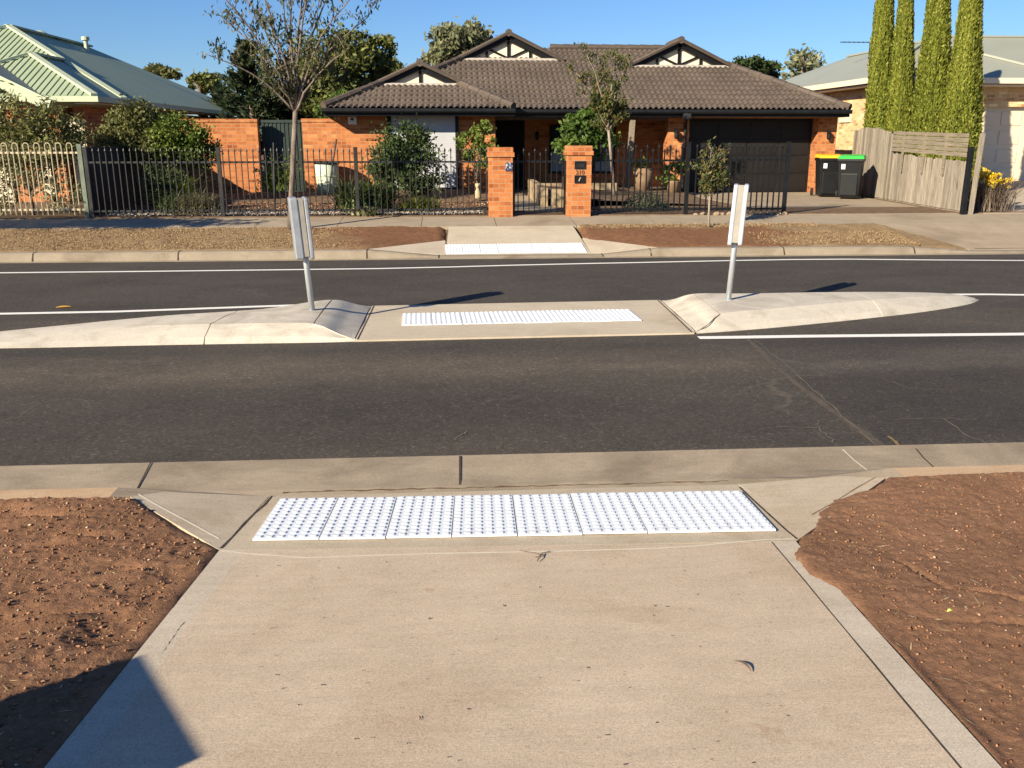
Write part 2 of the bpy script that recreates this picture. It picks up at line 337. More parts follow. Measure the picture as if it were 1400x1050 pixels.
        uvl.data.foreach_set('uv', uv.ravel())
        if smooth: me.polygons.foreach_set('use_smooth', [True] * len(me.polygons))
        me.update(); o = bpy.data.objects.new(name, me); COL.objects.link(o)
        if parent is not None: o.parent = parent
        else: o.location = o0
        ORG[o.name] = o0
        if bevel:
            b = o.modifiers.new('bevel', 'BEVEL'); b.width = bevel; b.segments = seg; b.limit_method = 'ANGLE'
        return o
def npmesh(name, V, F, mats, parent=None, rnd=None, smooth=False, org=None, attr='rnd', dom='FACE'):
    """V (n,3), F (m,k) arrays -> one mesh object, with one float attribute"""
    V = np.asarray(V, float); F = np.asarray(F)
    if parent is not None: o0 = ORG[parent.name]
    elif org is not None: o0 = Vector(org)
    else: mn = V.min(0); mx = V.max(0); o0 = Vector(((mn[0] + mx[0]) / 2, (mn[1] + mx[1]) / 2, mn[2]))
    me = bpy.data.meshes.new(name); k = F.shape[1]
    me.vertices.add(len(V)); me.vertices.foreach_set('co', (V - np.array(o0)).astype(np.float32).ravel())
    me.loops.add(F.size); me.loops.foreach_set('vertex_index', F.astype(np.int32).ravel())
    me.polygons.add(len(F)); me.polygons.foreach_set('loop_start', np.arange(0, F.size, k, dtype=np.int32))
    try: me.polygons.foreach_set('loop_total', np.full(len(F), k, dtype=np.int32))
    except Exception: pass
    if smooth: me.polygons.foreach_set('use_smooth', np.ones(len(F), dtype=bool))
    me.update(calc_edges=True); me.validate()
    if rnd is not None:
        a = me.attributes.new(attr, 'FLOAT', dom); a.data.foreach_set('value', np.asarray(rnd, np.float32))
    for m in (mats if isinstance(mats, (list, tuple)) else [mats]): me.materials.append(m)
    o = bpy.data.objects.new(name, me); COL.objects.link(o)
    if parent is not None: o.parent = parent
    else: o.location = o0
    ORG[o.name] = o0; return o
def grid(X, Y, Z):
    ny, nx = X.shape; V = np.stack([X, Y, Z], -1).reshape(-1, 3)
    i = np.arange(ny * nx).reshape(ny, nx); F = np.stack([i[:-1, :-1], i[:-1, 1:], i[1:, 1:], i[1:, :-1]], -1).reshape(-1, 4); return V, F
def tag(o, label=None, cat=None, group=None, kind=None):
    if label: o['label'] = label
    if cat: o['category'] = cat
    if group: o['group'] = group
    if kind: o['kind'] = kind
    return o
def thing(name, label, cat, loc, group=None):
    o = bpy.data.objects.new(name, None); COL.objects.link(o); o.location = loc; o.empty_display_size = .2
    ORG[o.name] = Vector(loc); return tag(o, label, cat, group)
def struct(o): o['kind'] = 'structure'; return o
def dup(o, loc=None, rot=None, label=None):
    r = o.copy(); COL.objects.link(r)
    if loc is not None: r.location = loc
    if rot is not None: r.rotation_euler = rot
    if label: r['label'] = label
    for ch in list(o.children):
        c = ch.copy(); COL.objects.link(c); c.parent = r
        for g in list(ch.children):
            d = g.copy(); COL.objects.link(d); d.parent = c
    return r
def copy_part(o, parent, loc):
    c = o.copy(); COL.objects.link(c); c.parent = parent; c.location = loc; return c

# ------------------------------------------------------------------ foliage
def unit(a): return a / (np.linalg.norm(a, axis=-1, keepdims=True) + 1e-9)
def leafquads(P, D, L, W, side=None):
    n = len(P); D = unit(D)
    if side is None: side = rng.normal(size=(n, 3))
    s = unit(np.cross(D, side)); L = np.asarray(L).reshape(-1, 1) * np.ones((n, 1)); W = np.asarray(W).reshape(-1, 1) * np.ones((n, 1))
    V = np.stack([P - D * L / 2, P + s * W / 2, P + D * L / 2, P - s * W / 2], 1).reshape(-1, 3)
    return V, np.arange(4 * n).reshape(n, 4)
def cloud(blobs, n, clumps=60, spread=.16, shell=.55):
    """leaf centres in clumps through ellipsoids (cx,cy,cz,rx,ry,rz)"""
    B = np.array(blobs, float); w = B[:, 3] * B[:, 4] * B[:, 5]; w = w ** .8; w /= w.sum()
    bi = rng.choice(len(B), clumps, p=w); d = unit(rng.normal(size=(clumps, 3)))
    r = shell + (1 - shell) * rng.random((clumps, 1)) ** .6; C = B[bi, :3] + d * r * B[bi, 3:6]
    sc = (B[bi, 3:6].mean(1) * spread * (.6 + .9 * rng.random(clumps)))
    wt = sc ** 1.5; wt /= wt.sum(); ci = rng.choice(clumps, n, p=wt)
    P = C[ci] + rng.normal(size=(n, 3)) * sc[ci][:, None] * np.array((1, 1, .75)); out = d[ci]
    tone = rng.random(clumps)[ci] * .6 + rng.random(n) * .4
    return P, out, tone
def foliage(name, blobs, n, mat, parent, L=.08, W=.045, clumps=60, spread=.2, shell=.5, up=.2, outw=.6):
    P, out, tone = cloud(blobs, n, clumps, spread, shell)
    D = rng.normal(size=(n, 3)) + out * outw + np.array((0, 0, up)); l = L * (.7 + .6 * rng.random(n))
    V, F = leafquads(P, D, l, l * W / L); return npmesh(name, V, F, mat, parent, tone)
def limbs(mb, base, tips, r0, bend=.15, n=7, fork=None):
    b = Vector(base)
    for t in tips:
        t = Vector(t); f = Vector(fork) if fork else b; pts = []
        for i in range(6):
            k = i / 5; p = f.lerp(t, k); p.z += bend * sin(pi * k) * (t - f).length * .3
            pts.append(p + Vector((random.uniform(-1, 1), random.uniform(-1, 1), 0)) * .03 * (t - f).length * (0 < k < 1))
        mb.tube(pts, [r0 * (1 - .75 * i / 5) for i in range(6)], n)
    return mb
def tree(name, label, cat, base, trunk_top, blobs, n, mat, bark, r=.1, group=None, L=.1, W=.06, clumps=80, spread=.2, shell=.5, up=.1, fol='crown', stem='trunk', outw=.5):
    t = thing(name, label, cat, base, group); b = Vector(base); tt = Vector(trunk_top); mb = MB()
    pts = [b - Vector((0, 0, .05)), b.lerp(tt, .35) + Vector((random.uniform(-1, 1), random.uniform(-1, 1), 0)) * r * .5, b.lerp(tt, .7), tt]
    mb.tube(pts, [r * 1.25, r, r * .85, r * .65], 9)
    tips = [Vector(q[:3]) + Vector((random.uniform(-.4, .4) * q[3], random.uniform(-.4, .4) * q[4], random.uniform(-.1, .5) * q[5])) for q in blobs for _ in range(3)]
    limbs(mb, tt, tips, r * .5, .1, 6); mb.build(stem, bark, t, smooth=True)
    foliage(fol, blobs, n, mat, t, L, W, clumps, spread, shell, up, outw); return t
def pblob(px, py, rx, ry, Y, depth=None):
    """ellipsoid that stands at distance Y, given where it sits and how large it looks in the photo"""
    c = gy(px, py, Y); k = Y / FPX * 1.03; return (c[0], c[1], c[2], rx * k, depth if depth else rx * k * .8, ry * k)
def strappy(name, parent, c, n, h, rad, mat, w=.03, lean=.7, seg=4):
    V = []; F = []; T = []
    for i in range(n):
        a = rng.random() * 2 * pi; d = np.array((cos(a), sin(a), 0)); s = np.array((-sin(a), cos(a), 0))
        b = np.array(c) + np.array((rng.normal() * rad * .35, rng.normal() * rad * .35, 0)); hh = h * (.6 + .5 * rng.random()); ln = lean * hh * (.3 + rng.random()); t = rng.random()
        o = len(V)
        for k in range(seg + 1):
            q = k / seg; p = b + d * ln * q ** 1.7 + np.array((0, 0, hh * (q - .35 * q ** 3 * ln / (hh + .01)))); ww = w * (1 - q ** 3 * .9) / 2
            V += [p - s * ww, p + s * ww]
        for k in range(seg): F.append((o + 2 * k, o + 2 * k + 1, o + 2 * k + 3, o + 2 * k + 2)); T.append(t)
    return npmesh(name, V, F, mat, parent, T)

GL = lambda a, b, c: [(0, a), (.5, b), (1, c)]
LF_DARK = leafmat('dark_leaf', GL((.022, .036, .012), (.048, .075, .022), (.10, .135, .042)))
LF_MID = leafmat('mid_leaf', GL((.055, .085, .015), (.12, .165, .028), (.20, .25, .05)))
LF_BRIGHT = leafmat('bright_leaf', GL((.04, .075, .013), (.08, .135, .025), (.14, .20, .042)))
LF_OLIVE = leafmat('olive_leaf', GL((.07, .075, .024), (.14, .145, .046), (.23, .225, .085)))
LF_AUT = leafmat('autumn_leaf', GL((.03, .042, .016), (.065, .082, .028), (.14, .12, .045)))
LF_AUT2 = leafmat('bronze_leaf', GL((.04, .065, .018), (.085, .11, .03), (.18, .115, .035)))
LF_CYP = leafmat('cypress_leaf', GL((.07, .085, .011), (.16, .183, .024), (.29, .295, .05)), .2)
LF_CON = leafmat('conifer_leaf', GL((.016, .028, .012), (.034, .052, .02), (.06, .08, .03)))
LF_GUM = leafmat('gum_leaf', GL((.06, .07, .018), (.12, .135, .034), (.22, .22, .065)))
LF_PALE = leafmat('pale_gum_leaf', GL((.09, .10, .05), (.17, .18, .09), (.30, .29, .16)))
LF_LAV = leafmat('grey_leaf', GL((.07, .085, .05), (.12, .14, .085), (.19, .20, .13)))
LF_STRAP = leafmat('strap_leaf', GL((.03, .052, .014), (.065, .105, .024), (.15, .19, .06)))
LF_YEL = leafmat('yellow_leaf', GL((.09, .12, .02), (.18, .21, .04), (.30, .30, .08)))
LF_TAN = leafmat('tan_grass', GL((.10, .085, .04), (.20, .17, .08), (.33, .28, .15)))
LF_FLOW = leafmat('yellow_flower', GL((.50, .30, .01), (.68, .45, .015), (.80, .58, .05)), .2)
LF_TWIG = leafmat('bare_twig', GL((.08, .06, .045), (.15, .115, .085), (.22, .17, .13)), .0)
LF_DRY = rndmat('dry_grass_blade', GL((.20, .13, .07), (.27, .185, .102), (.34, .245, .14)))
LF_CREAM = leafmat('cream_leaf', GL((.10, .11, .045), (.22, .22, .11), (.50, .45, .28)))

# ================================================================== SETTING
def zroad(y): return .05 * (1 - ((y - 9.85) / 4.65) ** 2)
prof = [(-220, .62), (-4.2, .62), (4.40, S(4.4) - .05), (4.5, -.12), (14.62, -.12), (14.8, -.02), (16.72, .25), (17.93, .335), (18.05, .405), (30, .42), (600, .42)]
mb = MB()
for i in range(len(prof) - 1):
    (a, za), (b, zb) = prof[i], prof[i + 1]
    mb.add([(-300, a, za), (300, a, za), (300, b, zb), (-300, b, zb)], [(0, 1, 2, 3)], 0 if b < 5 else 1)
struct(mb.build('ground', [SOIL, GARDEN], org=(0, 0, 0)))

# near verges: red soil either side of the path
Lout = [pn(300, 752), pn(60, 1050)]; Rout = [pn(1088, 740), pn(1370, 1050)]
def xl(y): return Lout[0][0] + (Lout[1][0] - Lout[0][0]) * (y - Lout[0][1]) / (Lout[1][1] - Lout[0][1])
def xr(y): return Rout[0][0] + (Rout[1][0] - Rout[0][0]) * (y - Rout[0][1]) / (Rout[1][1] - Rout[0][1])
KB = .085
def soilbase(x, y):
    side = np.where(x < 0, -x - 1.0, x - 1.5)
    return S(y) + (KB - S(4.5)) * sstep(3.5, 4.5, y) * sstep(0.1, .85, side)
A_ = (-1.81, 4.61); C_ = (Lout[0][0], Lout[0][1]); A2 = (2.49, 4.59); C2 = (Rout[0][0], Rout[0][1])
def outside(x, y):
    """signed distance from the concrete: > 0 on the soil"""
    def wing(ax, ay, cx, cy, sgn):
        n = np.array((-(cy - ay), cx - ax)); n = n / np.linalg.norm(n)
        return ((x - ax) * n[0] + (y - ay) * n[1]) * sgn
    dl = np.minimum(xl(np.minimum(y, C_[1])) - x, 9); wl = wing(A_[0], A_[1], C_[0], C_[1], -1)
    left = np.where(y > C_[1], wl, dl)
    dr = x - xr(np.minimum(y, C2[1])); wr = wing(A2[0], A2[1], C2[0], C2[1], 1)
    right = np.where(y > C2[1], wr, dr)
    return np.where(x < .2, left, right)
HGT = []
def soilz(P):
    out = soilbase(P[:, 0], P[:, 1])
    for hx, hy, Z in HGT:
        j = np.round((P[:, 0] - hx) / .0125).astype(int); i = np.round((P[:, 1] - hy) / .0125).astype(int)
        ok = (j >= 0) & (j < Z.shape[1]) & (i >= 0) & (i < Z.shape[0]); out[ok] = Z[i[ok], j[ok]]
    return out
for nm, x0, x1, lab in (('soil_verge', -7.5, -.75, 0), ('soil_verge', 1.15, 8.5, 1)):
    X, Y = np.meshgrid(np.arange(x0, x1, .0125), np.arange(.2, 4.455, .0125))
    d = outside(X, Y) + (.012 if lab == 0 else .018 + .05 * sstep(3.0, 3.5, Y)) * fbm(X * 9, Y * 9, 4, 5) * 2 - (0 if lab == 0 else .012)
    if lab == 1: d = d + .17 * np.exp(-((X - 2.02) / .30) ** 2 - ((Y - 4.05) / .17) ** 2) + .10 * np.exp(-((X - 1.55) / .14) ** 2 - ((Y - 3.42) / .22) ** 2)
    rough = .022 * fbm(X * 2.2, Y * 2.2, 3, 21) + .010 * fbm(X * 11, Y * 11, 3, 31) + .016 * np.maximum(fbm(X * 28, Y * 28, 3, 41), -.05) + .014 * fbm(X * 62, Y * 62, 1, 51)
    if lab == 0: rough = rough - .035 * sstep(.10, .26, fbm(X * 1.7 + 3, Y * 2.3, 3, 91)) + .010 * np.maximum(fbm(X * 34 + 7, Y * 34, 3, 61), -.08) + .012 * fbm(X * 55, Y * 55, 2, 71)
    # scuffs and gouges with a shape of their own
    if lab == 0:
        for (cx, cy, ln, w, a, dp) in ((-1.66, 3.10, .30, .035, .55, .085), (-1.80, 3.98, .16, .03, .1, .06), (-2.12, 4.22, .22, .05, .1, .07), (-1.45, 3.6, .12, .02, .3, .03), (-2.0, 2.75, .25, .05, .4, .05)):
            u = (X - cx) * cos(a) + (Y - cy) * sin(a); v = -(X - cx) * sin(a) + (Y - cy) * cos(a) + .25 * u * u
            rough = rough - dp * np.exp(-(u / ln) ** 2 * 2 - (v / w) ** 2) + .5 * dp * np.exp(-(u / ln) ** 2 * 2 - ((v + .06) / w) ** 2)
    else:
        for (cx, cy, ln, w, a, dp) in ((2.35, 2.75, .8, .018, -.32, .035), (2.25, 3.0, .5, .012, -.45, .025), (1.95, 3.3, .2, .012, -1.2, .03), (2.6, 3.4, .3, .012, 1.0, .02), (2.9, 2.9, .5, .012, -.3, .02)):
            u = (X - cx) * cos(a) + (Y - cy) * sin(a); v = -(X - cx) * sin(a) + (Y - cy) * cos(a) + .03 * np.sin(u * 9)
            rough = rough - .6 * dp * np.exp(-(u / ln) ** 2 * 2 - (v / w) ** 2)
    e = sstep(-.01, .05, d)
    Z = soilbase(X, Y) + (.012 if lab == 0 else .012 - .03 * sstep(3.1, 2.6, Y)) * e + rough * (.25 + .75 * sstep(0, .12, d)) * e - .05 * sstep(.012, -.06, d)
    Z = Z - .06 * (sstep(.22, 0, X - x0) + sstep(.22, 0, x1 - X)) * (d > .3) - .05 * sstep(.35, 0, Y - .2)
    HGT.append((x0, .2, Z)); V, F = grid(X, Y, Z); cx = V[F].mean(1); keep = outside(cx[:, 0], cx[:, 1]) > (-.06 if lab == 0 else -.32)
    struct(npmesh(nm, V, F[keep], SOIL, smooth=True))
# crumbs, stones and straw lying on the soil: nobody could count them
def crumbs(n, x0, x1, y0, y1, smin, smax, seed):
    r = np.random.default_rng(seed); P = np.stack([r.uniform(x0, x1, n), r.uniform(y0, y1, n)], 1)
    o = outside(P[:, 0], P[:, 1]); P = P[o > .02 + .05 * r.random(n) ** 2]; n = len(P)
    s = smin + (smax - smin) * r.random(n) ** 14
    oc = np.array([(1, 0, 0), (0, 1, 0), (-1, 0, 0), (0, -1, 0), (0, 0, 1), (0, 0, -1)], float); tf = np.array([(0, 1, 4), (1, 2, 4), (2, 3, 4), (3, 0, 4), (1, 0, 5), (2, 1, 5), (3, 2, 5), (0, 3, 5)])
    V = oc[None] * (s[:, None, None] * (.6 + .7 * r.random((n, 6, 1)))) + r.normal(size=(n, 6, 3)) * s[:, None, None] * .25
    V[:, :, 2] *= .75; z = soilz(P) + .35 * s; V += np.concatenate([P, z[:, None]], 1)[:, None]
    F = (np.arange(n) * 6)[:, None, None] + tf[None]; return V.reshape(-1, 3), F.reshape(-1, 3), np.repeat(r.random(n), 8)
Vs = []; Fs = []; Rs = []; off = 0
for a in ((60000, -4.4, -1.0, 1.5, 4.44, .0014, .0105, 1), (50000, 1.45, 5.4, 1.5, 4.44, .0012, .0085, 2)):
    V, F, R = crumbs(*a); Vs.append(V); Fs.append(F + off); Rs.append(R); off += len(V)
tag(npmesh('soil_crumbs', np.concatenate(Vs), np.concatenate(Fs), CLOD, rnd=np.concatenate(Rs)), 'loose red soil crumbs and tiny stones scattered on the bare verges', 'soil crumbs', kind='stuff')
n = 1500; P = np.stack([np.where(rng.random(n) < .5, rng.uniform(-3.2, -1.0, n), rng.uniform(1.5, 4.1, n)), rng.uniform(1.6, 4.5, n)], 1); P = P[outside(P[:, 0], P[:, 1]) > .03]
a = rng.random(len(P)) * 2 * pi; D = np.stack([np.cos(a), np.sin(a), rng.normal(size=len(P)) * .12], 1)
V, F = leafquads(np.concatenate([P, (soilz(P) + .004)[:, None]], 1), D, .012 + .05 * rng.random(len(P)) ** 4, .002 + .003 * rng.random(len(P)), np.array((0, 0, 1.)) + rng.normal(size=(len(P), 3)) * .1)
tag(npmesh('straw_bits', V, F, STRAW, rnd=rng.random(len(F))), 'pale straw and bark shreds strewn over the red soil', 'straw', kind='stuff')

# the near path, its trowelled margins and grooves
mb = MB(); yb = -3.0
Lo = [(xl(yb), yb, S(yb)), Lout[0]]; Ro = [(xr(yb), yb, S(yb)), Rout[0]]; mg = .115
Li = [(Lo[0][0] + mg, yb, S(yb)), (Lo[1][0] + mg, Lo[1][1], S(Lo[1][1]))]; Ri = [(Ro[0][0] - mg, yb, S(yb)), (Ro[1][0] - mg, Ro[1][1], S(Ro[1][1]))]
mb.slab([Li[0], Ri[0], Ri[1], Li[1]], .1, 0); mb.slab([Lo[0], Li[0], Li[1], Lo[1]], .1, 1); mb.slab([Ri[0], Ro[0], Ro[1], Ri[1]], .1, 1)
def lerp(a, b, t): return tuple(a[k] + (b[k] - a[k]) * t for k in range(3))
pl = [lerp(Ri[1], Ri[0], t / 30) for t in range(31)]
mb.ribbon([(p[0] + .002 * random.uniform(-1, 1), p[1], p[2]) for p in pl], lambda i: .003 + .004 * random.random(), .0015, 2)
a_ = pn(252, 850); b_ = pn(219, 897); pl = [lerp(a_, b_, t / 16) for t in range(17)]
mb.ribbon([(p[0] + .003 * random.uniform(-1, 1), p[1], p[2]) for p in pl], lambda i: .0004 + .003 * random.random() ** 2, .0012, 2)
struct(mb.build('path', [PATHC, EDGEC, JOINT], org=(0, 0, S(0))))
# kerb ramp with flared wings
mb = MB()
B_ = pn(370, 677); B2 = pn(1009, 664)
top = 4.60
rampq = [Lout[0], Rout[0], (B2[0], top, S(top)), (B_[0], top, S(top))]
mb.slab(rampq, .1, 0)
zA = KB - .012
mb.slab([(C_[0], C_[1], S(C_[1])), (B_[0] - .006, top, S(top)), (A_[0], A_[1], zA)], .1, 0)
mb.slab([(C2[0], C2[1], S(C2[1])), (A2[0], A2[1], zA), (B2[0] + .006, top, S(top))], .1, 0)
# tooled lines and the open joints beside the wings
def onramp(px, py, dz=.0): return pn(px, py, dz)
mb.ribbon([onramp(*p) for p in ((303, 753), (335, 757), (420, 763), (500, 760), (600, 757), (760, 754), (900, 750), (960, 746), (1010, 741), (1050, 738), (1086, 737))], .011, .0015, 1)
mb.ribbon([onramp(*p) for p in ((372, 678), (362, 690), (348, 702), (335, 715), (318, 734), (302, 750))], lambda i: .010 + .006 * (i % 2), .0015, 2)
mb.ribbon([onramp(*p) for p in ((360, 680), (340, 699), (322, 718), (308, 730))], .009, .0015, 2)
mb.ribbon([onramp(*p) for p in ((1011, 666), (1030, 684), (1052, 704), (1075, 725), (1090, 737))], .012, .0015, 2)
mb.ribbon([onramp(*p) for p in ((1012, 664), (1040, 682), (1065, 702), (1084, 714))], .014, .0015, 1)
def onwing(px, py, a, c, b):     # point on the wing triangle
    r = ray(px, py); P = [Vector(q) for q in (a, c, b)]; nn = (P[1] - P[0]).cross(P[2] - P[0]); o = Vector((0, 0, CZ)); t = nn.dot(P[0] - o) / nn.dot(Vector(r)); q = o + Vector(r) * t; return (q.x, q.y, q.z)
wl_ = ((A_[0], A_[1], zA), (C_[0], C_[1], S(C_[1])), (B_[0], top, S(top))); wr_ = ((A2[0], A2[1], zA), (C2[0], C2[1], S(C2[1])), (B2[0], top, S(top)))
mb.ribbon([onwing(*p, *wl_) for p in ((181, 671), (215, 691), (260, 715), (300, 737))], .010, .0015, 1)
mb.ribbon([onwing(*p, *wr_) for p in ((1200, 651), (1170, 668), (1140, 687), (1110, 704))], lambda i: .004 + .006 * (i % 2), .0015, 3)
struct(mb.build('kerb_ramp', [RAMPC, LIGHTJ, JOINT, noisy('red_dust_joint', (.16, .09, .055), (.26, .16, .10), 30)], org=(0, 4.1, S(4.1))))
# near kerb and channel
xs = [-150, -30, -10, -4, -2.6, A_[0], -1.4, B_[0], 0, 1, B2[0], 2.0, A2[0], 3.2, 5, 10, 30, 150]
def zb(x):
    if x <= A_[0] or x >= A2[0]: return KB
    if x < B_[0]: return S(top) - .006 + (KB - S(top)) * (B_[0] - x) / (B_[0] - A_[0]) * .8
    if x > B2[0]: return S(top) - .006 + (KB - S(top)) * (x - B2[0]) / (A2[0] - B2[0]) * .8
    return S(top) - .006
V = []; F = []
for x in xs:
    inr = A_[0] < x < A2[0]; z = zb(x)
    for (y, zz) in ((5.215, -.04), (5.21, .006), (4.80, .008), (4.70, .012 if inr else .026), (4.615, z), (4.47 if not inr else 4.605, z - (0 if not inr else .002)), (4.45 if not inr else 4.603, z - .12)): V.append((x, y, zz))
for i in range(len(xs) - 1):
    for j in range(6): F.append((i * 7 + j, (i + 1) * 7 + j, (i + 1) * 7 + j + 1, i * 7 + j + 1))
mb = MB().add(V, F, 0)
def gut(px, py): g = gz(px, py, .012); return (g[0], g[1], .010)
for p, w in ((((206, 632), (197, 650), (188, 667)), .009), (((629, 623), (629, 645), (629, 664)), .013), (((1252, 613), (1262, 625), (1278, 640)), .009)):
    mb.ribbon([gut(*q) for q in p], w, .0015, 1)
mb.ribbon([gut(*q) for q in ((1152, 614), (1168, 629), (1186, 643))], .010, .0015, 2)
lp = [(-.95 + 2.5 * k / 60, 4.66 + .008 * random.uniform(-1, 1), .013) for k in range(61)]
mb.ribbon(lp, lambda i: .003 + .02 * random.random() ** 3, .0015, 3)
for i in range(len(xs) - 1):
    if not (A_[0] <= xs[i] < A2[0]):
        for q in (4, 5): mb.m[i * 6 + q - (0)] = 4
struct(mb.build('kerb_channel', [GUTC, JOINT, LIGHTJ, noisy('channel_silt', (.10, .06, .035), (.20, .12, .07), 25), concrete('stained_kerb', (.44, .30, .185), (.50, .35, .22), (.36, .22, .12), 2.0, .4, False, .2)], org=(0, 5, 0)))
# road
ys = np.linspace(5.205, 14.56, 25); X, Y = np.meshgrid(np.array([-160, -40, -15, -8, -4, 0, 4, 8, 15, 40, 160.]), ys)
V, F = grid(X, Y, zroad(Y)); struct(npmesh('road', V, F, ASPH, org=(0, 0, 0), smooth=True))
def rz(px, py): g = gz(px, py, .03); return (g[0], g[1], zroad(g[1]))
# ragged asphalt edge along the channel, and the old trench seam
mb = MB()
mb.ribbon([rz(*p) for p in ((1022, 466), (1040, 482), (1062, 503), (1092, 527), (1122, 548), (1152, 569), (1185, 590), (1215, 609))], lambda i: .025 + .05 * sin(i * 1.3) ** 2, .004, 0)
def crackline(pts, w, m):
    P = []
    for a, b in zip(pts[:-1], pts[1:]):
        for k in range(6): P.append((a[0] + (b[0] - a[0]) * k / 6 + random.uniform(-2, 2), a[1] + (b[1] - a[1]) * k / 6 + random.uniform(-1, 1)))
    mb.ribbon([rz(*p) for p in P], lambda i: w * (.4 + .9 * random.random()), .007, m)
crackline([(1030, 467), (1075, 500), (1130, 548), (1175, 585), (1205, 610)], .008, 1)
crackline([(1060, 580), (1120, 581), (1125, 588), (1138, 596), (1140, 602)], .009, 1); crackline([(1120, 581), (1119, 572), (1150, 574)], .007, 1)
crackline([(1215, 592), (1232, 607)], .016, 2)
crackline([(1225, 571), (1290, 569), (1345, 572)], .006, 1); crackline([(1290, 569), (1325, 593), (1372, 608)], .007, 1); crackline([(1210, 520), (1245, 530), (1300, 533)], .006, 1); crackline([(1200, 476), (1260, 480), (1330, 483)], .006, 1)
crackline([(620, 598), (632, 590), (640, 588)], .007, 1)
struct(mb.build('road_seam', [PATCH, noisy('crack_dust', (.12, .095, .07), (.17, .14, .105), 30), noisy('rust_line', (.20, .13, .05), (.25, .16, .07), 30)]))
mb = MB()
pts = [(-160, gz(0, 374, 0)[1] - .05, 0)] + [gz(*p, .0) for p in ((0, 375.5), (200, 373.5), (400, 371), (520, 369.5), (620, 367), (700, 364.5), (800, 362), (880, 360.3), (1000, 357.5), (1080, 356), (1160, 355.5), (1280, 357), (1400, 358))] + [(30, 13.4, 0), (160, 13.4, 0)]
mb.ribbon([(p[0], p[1], zroad(p[1])) for p in pts], .10, .004)
pts = [(-160, 10.3, 0), (-12, 10.0, 0)] + [gz(*p, .045) for p in ((0, 430), (160, 427), (340, 420.5), (470, 416))]
mb.ribbon([(p[0], p[1], zroad(p[1])) for p in pts], .11, .004)
pts = [gz(*p, .045) for p in ((1290, 403.5), (1350, 403.3), (1400, 404))] + [(14, 10.2, 0), (160, 10.3, 0)]
mb.ribbon([(p[0], p[1], zroad(p[1])) for p in pts], .11, .004)
pts = [gz(*p, .045) for p in ((955, 462), (1000, 461.5), (1100, 460), (1250, 458.5), (1400, 457))] + [(14, 8.35, 0), (160, 8.4, 0)]
mb.ribbon([(p[0], p[1], zroad(p[1])) for p in pts], .12, .004)
struct(mb.build('road_markings', [PAINT], org=(0, 10, 0)))
# refuge: flush crossing slab between two raised concrete noses
def loft(name, st, label, mat, joints, mitre, n=48):
    st = np.array(st, float); k = len(st); t = np.linspace(0, k - 1, n); out = []
    for q in t:
        i = min(int(q), k - 2); f = q - i; p0 = st[max(i - 1, 0)]; p1 = st[i]; p2 = st[i + 1]; p3 = st[min(i + 2, k - 1)]
        c = .5 * ((2 * p1) + (-p0 + p2) * f + (2 * p0 - 5 * p1 + 4 * p2 - p3) * f * f + (-p0 + 3 * p1 - 3 * p2 + p3) * f ** 3); out.append(c)
    rows = []
    for c in out:      # near base, near crease, far crease, far base
        a, b, d, e = c; m = lambda p, q, w: p + (q - p) * w
        rows.append([a - np.array((0, 0, .08)), a, m(a, b, .25) + np.array((0, 0, .016)), m(a, b, .9), b, m(b, d, .18), m(b, d, .5) + (0, 0, .006), m(b, d, .85), m(d, b, .03), m(d, e, .3), m(d, e, .8) + (0, 0, .008), e, e - np.array((0, 0, .08))])
    R = np.array(rows); V, F = grid(R[:, :, 0], R[:, :, 1], R[:, :, 2])
    root = thing(name, label, 'traffic island', (float(R[:, :, 0].mean()), 9.1, .03))
    es = npmesh('nose', V, F, mat, root, smooth=True).modifiers.new('crisp', 'EDGE_SPLIT'); es.split_angle = radians(13)
    # end walls
    at_ = lambda w: int(round(w / (k - 1) * (n - 1)))
    def strip(line, m_, wd):
        j = MB(); L2 = [Vector(p) + Vector((random.uniform(-.006, .006), random.uniform(-.006, .006), 0)) for p in line]; j.tube([p - Vector((0, 0, wd * .45)) for p in L2], [wd * random.uniform(.7, 1.1) for _ in L2], 5); j.build('joint', m_, root)
    for w, m_, wd in joints:
        strip(R[at_(w), 1:12], m_, wd)
    # mitred joint of the blunt end: across the top, then down to the corner
    w, m1, m2 = mitre; strip(R[at_(w), 4:12], m1, .006); a = R[at_(w), 4]; b = R[at_(.1), 1]
    strip([R[at_(w * (1 - q) + .1 * q), 4] * (1 - q) + R[at_(w * (1 - q) + .1 * q), 1] * q + np.array((0, 0, .035 * sin(pi * q))) for q in np.linspace(0, 1, 7)], m2, .007)
    return root
z = .05
loft('traffic_island', [
    [(-.90, 8.30, z), (-.91, 8.36, z + .01), (-.90, 9.98, z + .012), (-.89, 10.06, z)],
    [(-1.05, 8.29, z), (-1.08, 8.40, .10), (-1.05, 9.9, .12), (-1.03, 10.04, z)],
    [(-1.34, 8.28, z), (-1.36, 8.50, .185), (-1.33, 9.72, .205), (-1.30, 9.95, z)],
    [(-2.1, 8.28, z), (-2.1, 8.56, .18), (-1.95, 9.26, .195), (-1.9, 9.5, z)],
    [(-2.9, 8.27, z), (-2.9, 8.62, .16), (-2.9, 9.05, .175), (-2.9, 9.22, z)],
    [(-3.9, 8.24, z), (-3.85, 8.62, .125), (-3.9, 8.80, .13), (-3.9, 8.95, z)],
    [(-4.8, 8.28, z), (-4.8, 8.5, .08), (-4.8, 8.62, .08), (-4.8, 8.74, z)],
    [(-5.5, 8.42, z - .01), (-5.5, 8.45, z), (-5.5, 8.48, z), (-5.5, 8.52, z - .01)]],
    'pale concrete traffic island with its blunt end left of the flush crossing', ISLC, ((.15, JOINT, .007), (3.3, JOINT, .006)), (2, JOINT, LIGHTJ))
